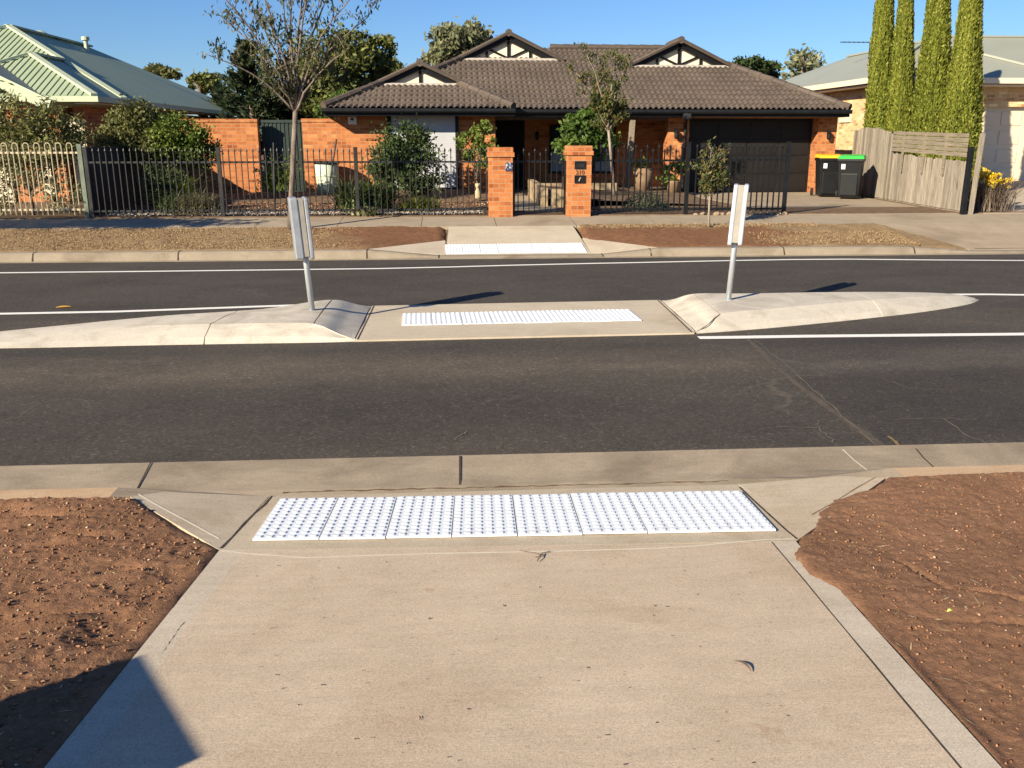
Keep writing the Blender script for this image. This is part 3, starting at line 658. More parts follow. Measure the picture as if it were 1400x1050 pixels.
loft('traffic_island', [
    [(2.36, 8.42, z), (2.37, 8.47, z + .01), (2.42, 10.12, z + .012), (2.43, 10.2, z)],
    [(2.50, 8.45, z), (2.52, 8.58, .11), (2.55, 10.0, .12), (2.54, 10.16, z)],
    [(2.72, 8.50, z), (2.72, 8.72, .185), (2.75, 9.86, .20), (2.72, 10.08, z)],
    [(3.3, 8.66, z), (3.3, 8.92, .19), (3.3, 9.80, .205), (3.3, 10.05, z)],
    [(4.3, 9.00, z), (4.3, 9.27, .19), (4.3, 9.84, .20), (4.3, 10.1, z)],
    [(5.2, 9.36, z), (5.2, 9.62, .17), (5.2, 9.92, .175), (5.2, 10.18, z)],
    [(5.9, 9.74, z), (5.88, 9.92, .12), (5.88, 10.08, .12), (5.9, 10.22, z)],
    [(6.2, 10.0, z - .01), (6.18, 10.04, z + .01), (6.18, 10.08, z + .01), (6.2, 10.12, z - .01)]],
    'pale concrete traffic island tapering to a point right of the flush crossing', ISLC, ((.15, JOINT, .006), (4.3, LIGHTJ, .006)), (2, FOOTC, FOOTC))
mb = MB(); mb.slab([(-.915, 8.29, .062), (2.36, 8.40, .062), (2.43, 10.2, .066), (-.90, 10.05, .066)], .12, 0)
mb.ribbon([(-.895, 8.31, .062), (-.885, 9.2, .063), (-.88, 10.03, .066)], .013, .003, 1); mb.ribbon([(2.335, 8.42, .062), (2.37, 9.3, .064), (2.40, 10.17, .066)], .014, .004, 1)
struct(mb.build('median_crossing', [XINGC, JOINT]))

# far kerb, verge, footpath, driveways
def hk(x): return float(np.interp(x, [-160, -1.35, -.2, 2.5, 3.45, 7.6, 8.8, 9.3, 160], [.135, .135, .03, .03, .125, .125, .04, .035, .035]))
xs = [-160, -30, -8, -1.35, -.2, 1, 2.5, 3.45, 5, 7.6, 8.8, 9.3, 14, 30, 160]
V = []; F = []
for x in xs:
    h = hk(x)
    for (y, zz) in ((14.50, -.05), (14.505, .006), (14.585, .008), (14.63, max(h * .8, .014)), (14.665, h), (14.80, h + .004), (14.82, h - .12)): V.append((x, y, zz))
for i in range(len(xs) - 1):
    for j in range(6): F.append((i * 7 + j, (i + 1) * 7 + j, (i + 1) * 7 + j + 1, i * 7 + j + 1))
mb = MB().add(V, F, 0)
for x in (-6.6, -4.35, -1.36, -.2, 2.5, 3.3, 5.55, 7.8):
    mb.ribbon([(x, 14.58, .01), (x, 14.63, hk(x) * .8), (x, 14.67, hk(x)), (x, 14.80, hk(x) + .004)], .022, .004, 1)
struct(mb.build('kerb', [concrete('kerb_concrete', (.23, .19, .14), (.29, .24, .18), (.17, .13, .092), 1.6, .3, False, .1), JOINT], org=(0, 14.6, 0)))
def vz(x, y): 
    h = np.interp(x, [-160, -1.35, -.2, 2.5, 3.45, 7.6, 8.8, 9.3, 160], [.135, .135, .03, .03, .125, .125, .04, .035, .035])
    return h + (.31 - h) * np.clip((y - 14.8) / 1.95, 0, 1)
def linkL(y): return -.09 + .0 * y
def linkR(y): return 2.33
def drvL(y): return 8.9 - .45 * (y - 14.8)
for x0, x1, nm in ((-22, linkL(0), 'verge'), (linkR(0), 9.0, 'verge')):
    X, Y = np.meshgrid(np.concatenate([np.arange(x0, -9, .4), np.arange(max(x0, -9), x1 + .01, .05)]) if x0 < -9 else np.arange(x0, x1, .05), np.linspace(14.80, 16.76, 42))
    Xc = np.minimum(X, drvL(Y)) if x0 > 0 else X
    ed = .07 * fbm(X * 0 + 3, Y * 5, 4, 8)
    if x0 < 0: lim = np.minimum(x1 - .02, -1.32 + (Y - 14.8) * 1.35) + ed; Xc = np.where(X > -2.2, -2.2 + (X + 2.2) / (x1 + 2.2) * (lim + 2.2), X)
    else: lim = np.maximum(x0 + .02, 3.35 - (Y - 14.8) * 1.1) + ed; Xc = np.where(X < 4.2, 4.2 - (4.2 - X) / (4.2 - x0) * (4.2 - lim), Xc)
    Z = vz(Xc, Y) + .012 + .05 * fbm(Xc * 2, Y * 2, 4, 3) + .03 * np.maximum(fbm(Xc * 11, Y * 11, 3, 4), -.1)
    Z = Z - .05 * sstep(.10, 0, np.abs(Xc - lim)) - .03 * sstep(.08, 0, Y - 14.8) - .02 * sstep(.08, 0, 16.76 - Y)
    nzv = fbm(Xc * 1.3, Y * 2.2, 4, 77) * 2.2
    if x0 < 0: mu = sstep(-2.9, -1.2, Xc + nzv * 1.2 + (16 - Y) * .0)
    else: mu = sstep(6.9, 5.4, Xc + nzv * 1.3) * sstep(16.75, 16.35, Y + nzv * .25)
    V, F = grid(Xc, Y, Z); o = npmesh(nm, V, F, VERGE, rnd=mu.reshape(-1), smooth=True, attr='mulch', dom='POINT'); struct(o)
# dry grass
def blades(n, fx, fy, h):
    x = fx(n); y = fy(n); keep = np.ones(n, bool); z = vz(x, y) + .01
    a = rng.random(n) * 2 * pi; D = np.stack([np.cos(a) * .9, np.sin(a) * .9, .35 + rng.random(n) * .9], 1); D = unit(D); L = h * (.5 + rng.random(n))
    P = np.stack([x, y, z], 1) + D * L[:, None] / 2; return leafquads(P, D, L, .006 + .008 * rng.random(n))
V1, F1 = blades(20000, lambda n: -1.5 - 8.5 * rng.random(n) ** .8, lambda n: 14.86 + 1.85 * rng.random(n), .03)
V2, F2 = blades(5000, lambda n: np.minimum(5.2 + 3.2 * rng.random(n) ** .7, 8.0), lambda n: 14.86 + 1.1 * rng.random(n), .035)
V3, F3 = blades(3500, lambda n: 2.4 + 4.5 * rng.random(n), lambda n: 16.72 - .3 * rng.random(n) ** 2, .04)
tag(npmesh('dry_grass', np.concatenate([V1, V2, V3]), np.concatenate([F1, F2 + len(V1), F3 + len(V1) + len(V2)]), LF_DRY, rnd=rng.random(len(F1) + len(F2) + len(F3))), 'short straw coloured dry grass on the far verge', 'grass', kind='stuff')
# footpath and link to the crossing
mb = MB()
cuts = [-40, -8.1, -6.6, -5.1, -3.6, -2.1, -.55, .85, 2.35, 3.9, 5.4, 6.9, 8.4, 10.9, 40]
for a, b in zip(cuts[:-1], cuts[1:]):
    mb.slab([(a + .012, 16.76, .312), (b - .0, 16.76, .312), (b - .0, 17.95, .392), (a + .012, 17.95, .392)], .1, 0)
    mb.slab([(a, 16.76, .309), (a + .012, 16.76, .309), (a + .012, 17.95, .389), (a, 17.95, .389)], .1, 1)
struct(mb.build('footpath', [FOOTC, JOINT], org=(0, 17.3, .3)))
mb = MB(); mb.slab([(linkL(0), 14.805, .036), (linkR(0), 14.805, .036), (2.28, 16.755, .312), (-.03, 16.755, .312)], .1, 0)
mb.slab([(-1.36, 14.806, .138), (-.095, 14.806, .034), (-.095, 15.75, .168)], .1, 0); mb.slab([(2.335, 14.806, .034), (3.45, 14.806, .128), (2.335, 15.85, .182)], .1, 0)
struct(mb.build('crossing_path', [XINGC]))
mb = MB(); mb.slab([(drvL(14.8), 14.805, .045), (40, 14.805, .045), (40, 16.755, .311), (drvL(16.76), 16.755, .311)], .1, 0)
mb.ribbon([(9.0, 14.86, .055), (12, 14.88, .057), (20, 14.9, .06)], .02, .004, 1)
struct(mb.build('driveway_apron', [DRIVEC, JOINT]))
mb = MB(); mb.slab([(6.86, 17.955, .396), (10.42, 17.955, .396), (10.62, 24.6, .44), (6.2, 24.6, .44)], .05, 0)
for yy in (19.6, 21.3, 23.0): mb.ribbon([(6.7, yy, .409 + (yy - 18) * .006), (10.45, yy, .409 + (yy - 18) * .006)], .015, .004, 1)
mb.ribbon([(6.9 + .1 * k, 18.45 + .05 * sin(k * .5), .402) for k in range(36)], lambda i: .01 + .04 * random.random(), .004, 1)
struct(mb.build('driveway', [DRIVEC, JOINT]))
mb = MB(); mb.slab([(11.0, 17.955, .396), (20, 17.955, .396), (20, 26.2, .66), (11.5, 26.2, .66)], .05, 0); struct(mb.build('neighbour_driveway', [concrete('pale_drive', (.42, .35, .26), (.47, .39, .30), (.36, .29, .21), .8, .2, False, .1)]))
mb = MB(); mb.slab([(1.24, 17.955, .397), (2.3, 17.955, .397), (2.25, 25.5, .455), (1.3, 25.5, .455)], .05, 0); struct(mb.build('garden_path', [FOOTC]))

# ================================================================== TACTILE TILES
mb = MB(); mb.box(-.1485, .1485, -.2985, .2985, 0, .010)
for i in range(6):
    for j in range(12):
        cx = -.125 + .05 * i; cy = -.275 + .05 * j; n = 10
        vs = [(cx + .0175 * cos(2 * pi * k / n), cy + .0175 * sin(2 * pi * k / n), .0101) for k in range(n)] + [(cx + .0125 * cos(2 * pi * k / n), cy + .0125 * sin(2 * pi * k / n), .0155) for k in range(n)]
        mb.add(vs, [(k, (k + 1) % n, n + (k + 1) % n, n + k) for k in range(n)] + [tuple(range(n, 2 * n))])
tile0 = mb.build('tactile_tile', TACT, org=(0, 0, 0)); first = [True]
ORD = ('leftmost', 'second from left', 'third from left', 'fourth from left', 'fifth from left', 'sixth from left', 'seventh from left', 'rightmost')
def tilerow(a, b, up, slope, where, group):
    a = Vector(a); b = Vector(b); n = 8; ang = atan2(b.y - a.y, b.x - a.x); w = (b - a).length / n
    nrm = Vector((-sin(ang), cos(ang), 0))
    for i in range(n):
        c = a.lerp(b, (i + .5) / n) + nrm * .3 * cos(math.atan(slope)); c.z += slope * .3 * cos(math.atan(slope)) + up
        jx = random.uniform(-1, 1) * .0012; ja = random.uniform(-1, 1) * .004
        o = tile0 if first[0] else tile0.copy()
        if not first[0]: COL.objects.link(o)
        first[0] = False
        o.location = (c.x + jx, c.y + random.uniform(-1, 1) * .004, c.z + .001 * (i % 2)); o.rotation_euler = (math.atan(slope), random.uniform(-1, 1) * .003, ang + ja)
        o.scale = ((w - .005) / .297, 1, 1)
        tag(o, 'white studded tactile tile, %s in the row %s' % (ORD[i], where), 'tactile tile', group)
tilerow(pn(345, 741), pn(1062, 727.5), .004, SS, 'on the near kerb ramp', 'tactile tiles on the near kerb ramp')
tilerow((-.51, 8.90, .063), (1.965, 8.99, .063), .003, .002, 'across the median crossing', 'tactile tiles across the median')
fs = .144; fz0 = .036 - .1415 * 14.805
fa = gs(609, 348, fz0, .1415); fb = gs(803, 345.5, fz0, .1415)
tilerow(fa, fb, .003, .1415, 'at the far kerb', 'tactile tiles at the far kerb')

# ================================================================== SIGN POSTS ON THE ISLANDS
def sign_post(base, top, rot, label, zlo, zhi, wide=False):
    t = thing('keep_left_sign', label, 'sign post', base, 'sign posts on the islands'); b = Vector(base); tp = Vector(top)
    mb = MB(); mb.tube([b, b.lerp(tp, .5), tp], .030, 14); mb.build('post', GALV, t, smooth=True)
    mb = MB(); mb.lathe(b, [(.0, -.01), (.05, -.01), (.05, .012), (.032, .02), (.0, .02)], 14); mb.build('base_plate', GALV, t)
    up = (tp - b).normalized(); R = Matrix.Rotation(rot, 3, 'Z')
    def panel(sx, th=.045):
        m = MB(); W = .22; rc = .025; H = zhi - zlo; pr = []
        for (cy, cz, a0) in ((W / 2 - rc, H - rc, 0), (-W / 2 + rc, H - rc, 90), (-W / 2 + rc, rc, 180), (W / 2 - rc, rc, 270)):
            for k in range(5):
                a = radians(a0 + 22.5 * k); pr.append((cy + rc * cos(a), cz + rc * sin(a)))
        pts = []
        for (y, z) in pr:
            q = R @ Vector((sx, y, 0)); c = b + up * ((zlo - b.z + z) / up.z); pts.append((c.x + q.x, c.y + q.y, c.z + q.z))
        sm = SIGNDIM if wide else SIGNW
        v = R @ Vector((th, 0, 0)); m.prism(pts, v); m.build('sign_panel', sm, t, bevel=.012, seg=3)
    (panel(-.098, .078), panel(.040, .04)) if wide else (panel(-.076), panel(.031))
    m = MB(); H = zhi - zlo
    q0 = b + up * ((zlo + .03 - b.z) / up.z); q1 = b + up * ((zhi - .006 - b.z) / up.z)
    o = R @ Vector((0, -.076, 0)); m.bar(q0 + o, q1 + o, .064, .05, R @ Vector((0, 1, 0))); m.build('channel', CHANNEL, t)
    for zz in (zlo + .08, zhi - .1):
        m = MB(); c = b + up * ((zz - b.z) / up.z); a = R @ Vector((.05, 0, 0)); o = R @ Vector((0, .03, 0)); m.bar(c - a + o, c + a + o, .02, .03, (0, 0, 1)); m.build('bracket', GALV, t)
lb = gz(427, 426, .19); rb = gz(995.5, 411, .197)
sign_post((lb[0], lb[1], .185), (lb[0] - .065, lb[1], 1.25), radians(14), 'keep left sign on a leaning steel post on the left island, seen edge on', .73, 1.335, True)
sign_post((rb[0], rb[1], .195), (rb[0] + .06, rb[1], 1.35), radians(-18), 'keep left sign on a steel post on the right island, bright white edge', .80, 1.43)

# ================================================================== FENCES
def picket_mesh(h, w=.016, tip=True):
    m = MB(); m.box(-w / 2, w / 2, -w / 2, w / 2, 0, h - .09)
    m.tube([(0, 0, h - .092), (0, 0, h - .075), (0, 0, h - .07), (0, 0, h - .055), (0, 0, h)], [w * .5, w * .9, w * .7, w * 1.25, .002], 6); return m
def fence(name, label, x0, x1, y, zb_, mat, pitch, hs, posts, w, rails, group=None, cat='fence'):
    t = thing(name, label, cat, ((x0 + x1) / 2, y, zb_), group); ORGv = ORG[t.name]
    for rz_ in rails:
        m = MB(); m.box(x0, x1, y - .018, y + .018, rz_ - .018, rz_ + .018); m.build('rail', mat, t)
    n = int((x1 - x0) / pitch); protos = []
    for i in range(n):
        x = x0 + (i + .5) * (x1 - x0) / n; k = i % 2; loc = (x - ORGv.x, -.03, .06)
        if any(abs(x - px_) < .05 for px_, _ in posts): continue
        if k >= len(protos):
            m = picket_mesh(hs[k], w); m.v = [(a + 0, b, c) for a, b, c in m.v]; ORG['_p'] = Vector((0, 0, 0))
            o = m.build('picket', mat, org=(0, 0, 0)); o.parent = t; o.location = loc; protos.append(o)
        else: copy_part(protos[k], t, loc)
    for px_, ph in posts:
        m = MB(); m.box(px_ - .035, px_ + .035, y - .035, y + .035, zb_ - .1, zb_ + ph); m.box(px_ - .04, px_ + .04, y - .04, y + .04, zb_ + ph, zb_ + ph + .02); m.build('post', mat, t)
    return t
FY = 18.1; fzb = .40
CREAMH = noisy('cream_fence_paint', (.42, .35, .23), (.50, .42, .29), 5, .6)
fence('steel_picket_fence', 'faded black spear topped fence left of the brick gate pillars', -6.95, .78, FY, fzb, GREYM, .114, (1.19, 1.25), ((-6.93, 1.3), (-4.44, 1.3), (-1.82, 1.3)), .017, (.52, 1.44))
fence('steel_picket_fence', 'black spear topped fence between the letterbox pillar and the driveway gate', 2.82, 4.68, FY, fzb, BLACKM, .113, (1.23, 1.31), (), .024, (.50, 1.46))
fence('driveway_gate', 'black spear topped sliding gate panel standing across the driveway edge', 4.75, 6.83, FY - .02, fzb, BLACKM, .113, (1.24, 1.32), ((4.76, 1.39), (6.79, 1.40)), .024, (.50, 1.47), cat='gate')
g = fence('pedestrian_gate', 'narrow black steel gate between the two orange brick pillars', 1.30, 2.29, FY + .03, fzb, BLACKM, .11, (1.16, 1.24), (), .018, (.47, 1.44), cat='gate')
for x in (1.275, 2.29):
    m = MB(); m.box(x - .02, x + .02, FY + .01, FY + .05, .42, 1.46); m.build('stile', BLACKM, g)
m = MB(); m.box(2.23, 2.27, FY - .02, FY + .005, .9, 1.15); m.build('latch', GREYM, g)
# hooped cream fence of the left neighbour
t = thing('hooped_fence', 'cream hoop topped steel fence in front of the left neighbour', 'fence', (-10.5, 18.15, .4))
for rz_ in (.55, 1.62):
    m = MB(); m.box(-14, -7.05, 18.14, 18.165, rz_ - .018, rz_ + .018); m.build('rail', CREAMH, t)
pr = None
for i in range(34):
    x = -7.22 - i * .2
    if pr is None:
        m = MB(); a = x + .05; b = x - .05; m.tube([(a, 18.12, .45), (a, 18.12, 1.72)] + [(x + .05 * cos(pi * k / 6), 18.12, 1.75 + .05 * sin(pi * k / 6)) for k in range(7)] + [(b, 18.12, 1.72), (b, 18.12, .45)], .010, 5); pr = m.build('hoop', CREAMH, t); x_0 = x
    else: copy_part(pr, t, (x - x_0, 0, 0))
m = MB(); m.box(-7.07, -6.99, 18.08, 18.16, .35, 1.78); m.build('post', noisy('dull_green_post', (.10, .12, .09), (.17, .20, .15), 3, .6), t)
m = MB(); m.box(-10.6, -10.53, 18.1, 18.17, .35, 1.72); m.build('post', CREAMH, t)
# dark side boundary fence between the left neighbour and the house
t = thing('boundary_fence', 'dark timber boundary fence running back behind the left bushes', 'fence', (-7.05, 21, .4))
m = MB()
for i in range(40): y = 18.25 + i * .143; m.box(-7.10, -7.075 + .006 * (i % 2), y, y + .138, .40, 1.72 + random.uniform(-.015, .015))
m.build('palings', FENCED, t); m = MB(); m.box(-7.13, -7.103, 18.2, 24, 1.5, 1.58); m.build('rail', FENCED, t)

# gate pillars
def pillar(name, label, x0, x1, ztop, letter):
    t = thing(name, label, 'pillar', ((x0 + x1) / 2, FY, .38), 'brick gate pillars'); m = MB(); y0 = FY - .24; y1 = FY + .23
    m.box(x0, x1, y0, y1, .36, ztop - .18); m.build('shaft', BRICKO, t, bevel=.004)
    m = MB(); m.box(x0 - .03, x1 + .03, y0 - .03, y1 + .03, ztop - .18, ztop - .095); m.build('collar', BRICKO, t, bevel=.006)
    m = MB(); m.box(x0 - .008, x1 + .008, y0 - .008, y1 + .008, ztop - .095, ztop); m.build('cap', BRICKO, t, bevel=.006)
    return t, y0
p1, y0 = pillar('gate_pillar', 'orange brick gate pillar with a small dark glazed plaque', .765, 1.235, 1.715, False)
m = MB(); m.box(1.085, 1.225, y0 - .018, y0 - .002, 1.27, 1.43); m.build('plaque', PLAQUE, p1, bevel=.004)
p2, y0 = pillar('letterbox_pillar', 'orange brick pillar holding the letterbox slots and house number', 2.315, 2.785, 1.745, True)
cx = 2.555
for (za, zb2, nm) in ((1.31, 1.45, 'letter_slot'), (1.04, 1.18, 'newspaper_slot')):
    m = MB(); m.box(cx - .10, cx + .10, y0 - .012, y0 - .002, za, zb2); m.box(cx - .108, cx + .108, y0 - .02, y0 - .012, zb2 - .012, zb2 + .006); m.box(cx - .108, cx + .108, y0 - .02, y0 - .012, za - .006, za + .012)
    m.box(cx - .108, cx - .094, y0 - .02, y0 - .012, za + .012, zb2 - .012); m.box(cx + .094, cx + .108, y0 - .02, y0 - .012, za + .012, zb2 - .012)
    o = m.build(nm, BLACKM, p2)
    if nm == 'letter_slot':
        m = MB(); m.bar((cx - .085, y0 - .016, za + .06), (cx + .085, y0 - .016, za + .06), .012, .075, (0, -.3, 1)); m.build('flap', GREYM, p2)
    else:
        m = MB(); m.tube([(cx - .02, y0 - .03, za + .03), (cx + .02, y0 + .005, za + .115)], .015, 10); m.build('rolled_paper', SAND, p2)
cu = bpy.data.curves.new('numeral', 'FONT'); cu.body = '210'; cu.size = .115; cu.extrude = .006; cu.align_x = 'CENTER'
cu.materials.append(BRASS); o = bpy.data.objects.new('house_number', cu); COL.objects.link(o); o.parent = p2
o.location = Vector((cx, y0 - .008, 1.203)) - ORG[p2.name]; o.rotation_euler = (pi / 2, 0, 0)

# paling fence with trellis boards on the right boundary
t = thing('paling_fence', 'weathered grey paling fence with horizontal boards above its front half', 'fence', (10.6, 21, .4))
def fx(y): return 10.48 + (y - 17.9) * .065
pal = []
y = 18.02; i = 0
while y < 24.25:
    f = (y - 18) / 6.3
    h = (1.42 + .10 * f * 2 if y < 21.6 else 1.98 + .16 * min(1, (y - 21.6) / 1.0) - .1 * max(0, y - 23.6)) + random.uniform(-.02, .02); w = .098 + random.uniform(-.008, .008)
    m = MB(); x = fx(y) + random.uniform(-.012, .012); l = random.uniform(-.025, .025)
    m.add([(x, y, .44), (x + .018, y, .44), (x + .018, y + w, .44), (x, y + w, .44), (x, y + l, h), (x + .018, y + l, h), (x + .018, y + w + l, h + random.uniform(-.012, .012)), (x, y + w + l, h)], [(0, 3, 2, 1), (4, 5, 6, 7), (0, 1, 5, 4), (1, 2, 6, 5), (2, 3, 7, 6), (3, 0, 4, 7)])
    m.build('paling', TIMBER, t); y += .106; i += 1
for k in range(5):
    z0 = 1.50 + k * .095; m = MB(); a = 18.0; b = 21.65; m.bar((fx(a) - .03, a, z0 + .06), (fx(b) - .03, b, z0 + .13), .018, .082 + random.uniform(-.008, .004)); m.build('trellis_board', TIMBERD, t)
for yy in (18.9, 19.9, 21.0):
    m = MB(); m.bar((fx(yy) - .05, yy, 1.12), (fx(yy) - .05, yy - .02, 2.0), .045, .03, (0, 1, 0)); m.build('batten', TIMBERD, t)
m = MB(); m.bar((fx(18) + .05, 18, .62), (fx(24.2) + .05, 24.2, .7), .04, .075); m.build('rail', TIMBERD, t)
m = MB(); m.bar((fx(18) + .03, 18, .42), (fx(24.2) + .03, 24.2, .44), .03, .12); m.build('plinth_board', TIMBERD, t)
m = MB(); m.bar((10.62, 17.86, .35), (10.66, 17.86, 1.98), .075, .075, (0, 1, 0)); m.build('end_post', TIMBER, t)
m = MB(); m.box(10.40, 10.50, 17.80, 17.88, .36, 1.72); tag(m.build('steel_post', BLACKM, bevel=.005), 'black square steel gate post at the street end of the paling fence', 'post')

# ================================================================== MAIN HOUSE
def inpoly(px, py, poly):
    c = np.zeros(px.shape, bool); n = len(poly)
    for i in range(n):
        x0, y0 = poly[i]; x1, y1 = poly[(i + 1) % n]
        with np.errstate(divide='ignore', invalid='ignore'): k = ((y0 > py) != (y1 > py)) & (px < (x1 - x0) * (py - y0) / (y1 - y0 + 1e-12) + x0)
        c ^= k
    return c
def tiled(name, O, U, Vv, poly, parent, tw=.148, tc=.30):
    """tiled roof plane: O corner, U along the eave, Vv up the slope, poly in (u,v) metres"""
    O = np.array(O, float); U = np.array(U, float); U /= np.linalg.norm(U); Vv = np.array(Vv, float); Vv /= np.linalg.norm(Vv); N = np.cross(U, Vv)
    P = np.array(poly); u0, u1 = P[:, 0].min(), P[:, 0].max(); v1 = P[:, 1].max()
    us = np.arange(u0, u1 + tw / 7, tw / 7); vs = []; hs = []; idx = []
    for k in range(int(v1 / tc) + 1):
        for q, h in ((.0, .036), (.5, .018), (.999, .0)): vs.append((k + q) * tc); hs.append(h); idx.append(k)
    vs = np.array(vs); hs = np.array(hs); idx = np.array(idx); A, B = np.meshgrid(us, vs)
    ph = (A / tw + 0) % 1; roll = np.where(ph < .72, np.sin(pi * np.clip(ph / .72, 0, 1)) ** .6 * .027, -.010); r = np.random.default_rng(3); 
    jit = r.random((400, 400)); ti = np.floor(A / tw / 2).astype(int) % 400; J = (jit[ti, idx[:, None] % 400] - .5) * .012
    scal = -.03 * (1 - np.sin(pi * np.clip(ph / .72, 0, 1))) * (hs[:, None] > .03)
    H = hs[:, None] + roll + J; W = O + A[..., None] * U + (B + scal)[..., None] * Vv + H[..., None] * N
    ny, nx = A.shape; i = np.arange(ny * nx).reshape(ny, nx); F = np.stack([i[:-1, :-1], i[:-1, 1:], i[1:, 1:], i[1:, :-1]], -1).reshape(-1, 4)
    ca = A.reshape(-1)[F].mean(1); cb = B.reshape(-1)[F].mean(1); F = F[inpoly(ca, cb, poly)]
    us_, inv = np.unique(F, return_inverse=True); return npmesh(name, W.reshape(-1, 3)[us_], inv.reshape(F.shape), TILE, parent)
def plan(poly, x0, y0, phi): return [(x - x0, (y - y0) / cos(phi)) for x, y in poly]
def caps(name, a, b, parent, r=.10, seg=.36):
    a = Vector(a); b = Vector(b); n = max(2, int((b - a).length / seg)); m = MB()
    for i in range(n):
        p = a.lerp(b, i / n); q = a.lerp(b, (i + 1.06) / n); m.tube([p, q], [r * 1.08, r * .93], 8)
    return m.build(name, TILE, parent)
H = thing('brick_house', 'orange brick house with dark tiled roof, three small gables and dark garage', 'house', (3.7, 24, .4))
SL = .48; PH = math.atan(SL); YE = 23.85; ZE = 2.60; XL, XR = -2.55, 10.55
rf = tiled('roof', (XL, YE, ZE), (1, 0, 0), (0, cos(PH), sin(PH)), plan([(XL, YE), (XR, YE), (6.8, 27.6), (1.2, 27.6)], XL, YE, PH), H)
WS = .46; PW = math.atan(WS); WYE = 23.33; WXL, WXR = -3.1, 1.65
tiled('roof', (WXL, WYE, ZE), (1, 0, 0), (0, cos(PW), sin(PW)), plan([(WXL, WYE), (WXR, WYE), (.3, 24.68), (-1.75, 24.68)], WXL, WYE, PW), H)
m = MB()   # the roof planes one does not see from the street
m.add([(XR, YE, ZE), (XR, 31.6, ZE), (6.8, 27.6, ZE + 3.75 * SL)], [(0, 1, 2)]); m.add([(XL, YE, ZE), (1.2, 27.6, ZE + 3.75 * SL), (XL, 31.6, ZE)], [(0, 1, 2)])
m.add([(XL, 31.6, ZE), (1.2, 27.6, ZE + 3.75 * SL), (6.8, 27.6, ZE + 3.75 * SL), (XR, 31.6, ZE)], [(0, 1, 2, 3)])
zr_ = ZE + 2.37 * WS; m.add([(WXL, WYE, ZE), (-.72, WYE + 2.37, zr_), (-.72, 26.2, zr_), (WXL, 30, ZE)], [(0, 1, 2, 3)]); m.add([(WXR, WYE, ZE), (WXR, 26, ZE), (-.72, 26.2, zr_), (-.72, WYE + 2.37, zr_)], [(0, 1, 2, 3)])
m.build('rear_roof', TILE, H)
zrid = ZE + 3.75 * SL
caps('ridge_cap', (3.0, 27.6, zrid + .03), (6.8, 27.6, zrid + .03), H)
caps('hip_cap', (XR - .02, YE + .02, ZE + .05), (7.92, 26.48, ZE + 2.63 * SL + .05), H)
caps('hip_cap', (XL, YE, ZE + .05), (.42, 26.82, ZE + 2.97 * SL + .05), H)
caps('hip_cap', (WXL + .02, WYE + .02, ZE + .05), (-1.73, 24.70, ZE + 1.37 * WS + .05), H)
caps('hip_cap', (WXR - .02, WYE + .02, ZE + .05), (.30, 24.68, ZE + 1.35 * WS + .05), H)
def gablet(cx, y, half, zbase, sl, back, kind):
    g = MB(); ap = zbase + half * sl; g.prism([(cx - half + .05, y + .06, zbase - .05), (cx + half - .05, y + .06, zbase - .05), (cx, y + .06, ap - .02)], (0, .05, 0)); g = g.build('gable', CREAMP, H)
    w = .17 if kind == 3 else .15
    b = MB()
    for s in (-1, 1): b.bar((cx + s * (half + .12), y - .03, zbase - .10 - .12 * (sl - .4)), (cx - s * .02, y - .03, ap - .055 + .0), .04, w, (0, 0, 1))
    b.build('bargeboard', BLACKT, g)
    t = MB(); t.box(cx - .04, cx + .04, y + .02, y + .058, zbase, ap - .12)
    if kind == 3:
        for s in (-1, 1):
            hx = cx + s * half * .46; t.box(hx - .035, hx + .035, y + .02, y + .058, zbase, zbase + half * sl * .46); t.bar((cx + s * .04, y + .035, zbase + .03), (hx - s * .03, y + .035, zbase + half * sl * .42), .03, .055, (0, 0, 1))
    t.build('timber_strip', BLACKT, g)
    p = MB(); p.tube([(cx - half - .25, y - .05, zbase - .04), (cx + half + .25, y - .05, zbase - .04)], .055, 8); p.build('mortar_strip', POINTING, g)
    ph = math.atan(sl); L = (half + .22) / cos(ph)
    for s in (-1, 1):
        O = (cx + s * (half + .22), (y - .14) if s < 0 else (y - .14), zbase - .22 * sl + .03)
        U = (0, 1, 0) if s > 0 else (0, -1, 0)
        if s < 0: O = (O[0], y - .14 + back, O[2])
        tiled('roof', O, U, (-s * cos(ph), 0, sin(ph)), [(0, 0), (back, 0), (back, L), (0, L)], H)
    caps('ridge_cap', (cx, y - .16, ap + .05), (cx, y - .14 + back, ap + .05), H, .095)
    c = MB(); 
    for s in (-1, 1): c.tube([(cx + s * (half + .22), y - .12, zbase - .22 * sl + .05), (cx, y - .12, ap + .05)], .055, 6)
    c.build('verge_cap', TILE, g)
gablet(-.72, 24.74, 1.05, ZE + 1.39 * WS + .02, .44, 2.0, 1)
gablet(1.73, 26.82, 1.34, ZE + 2.97 * SL + .03, .47, 3.5, 3)
gablet(6.55, 26.42, 1.36, ZE + 2.57 * SL + .03, .46, 1.6, 3)
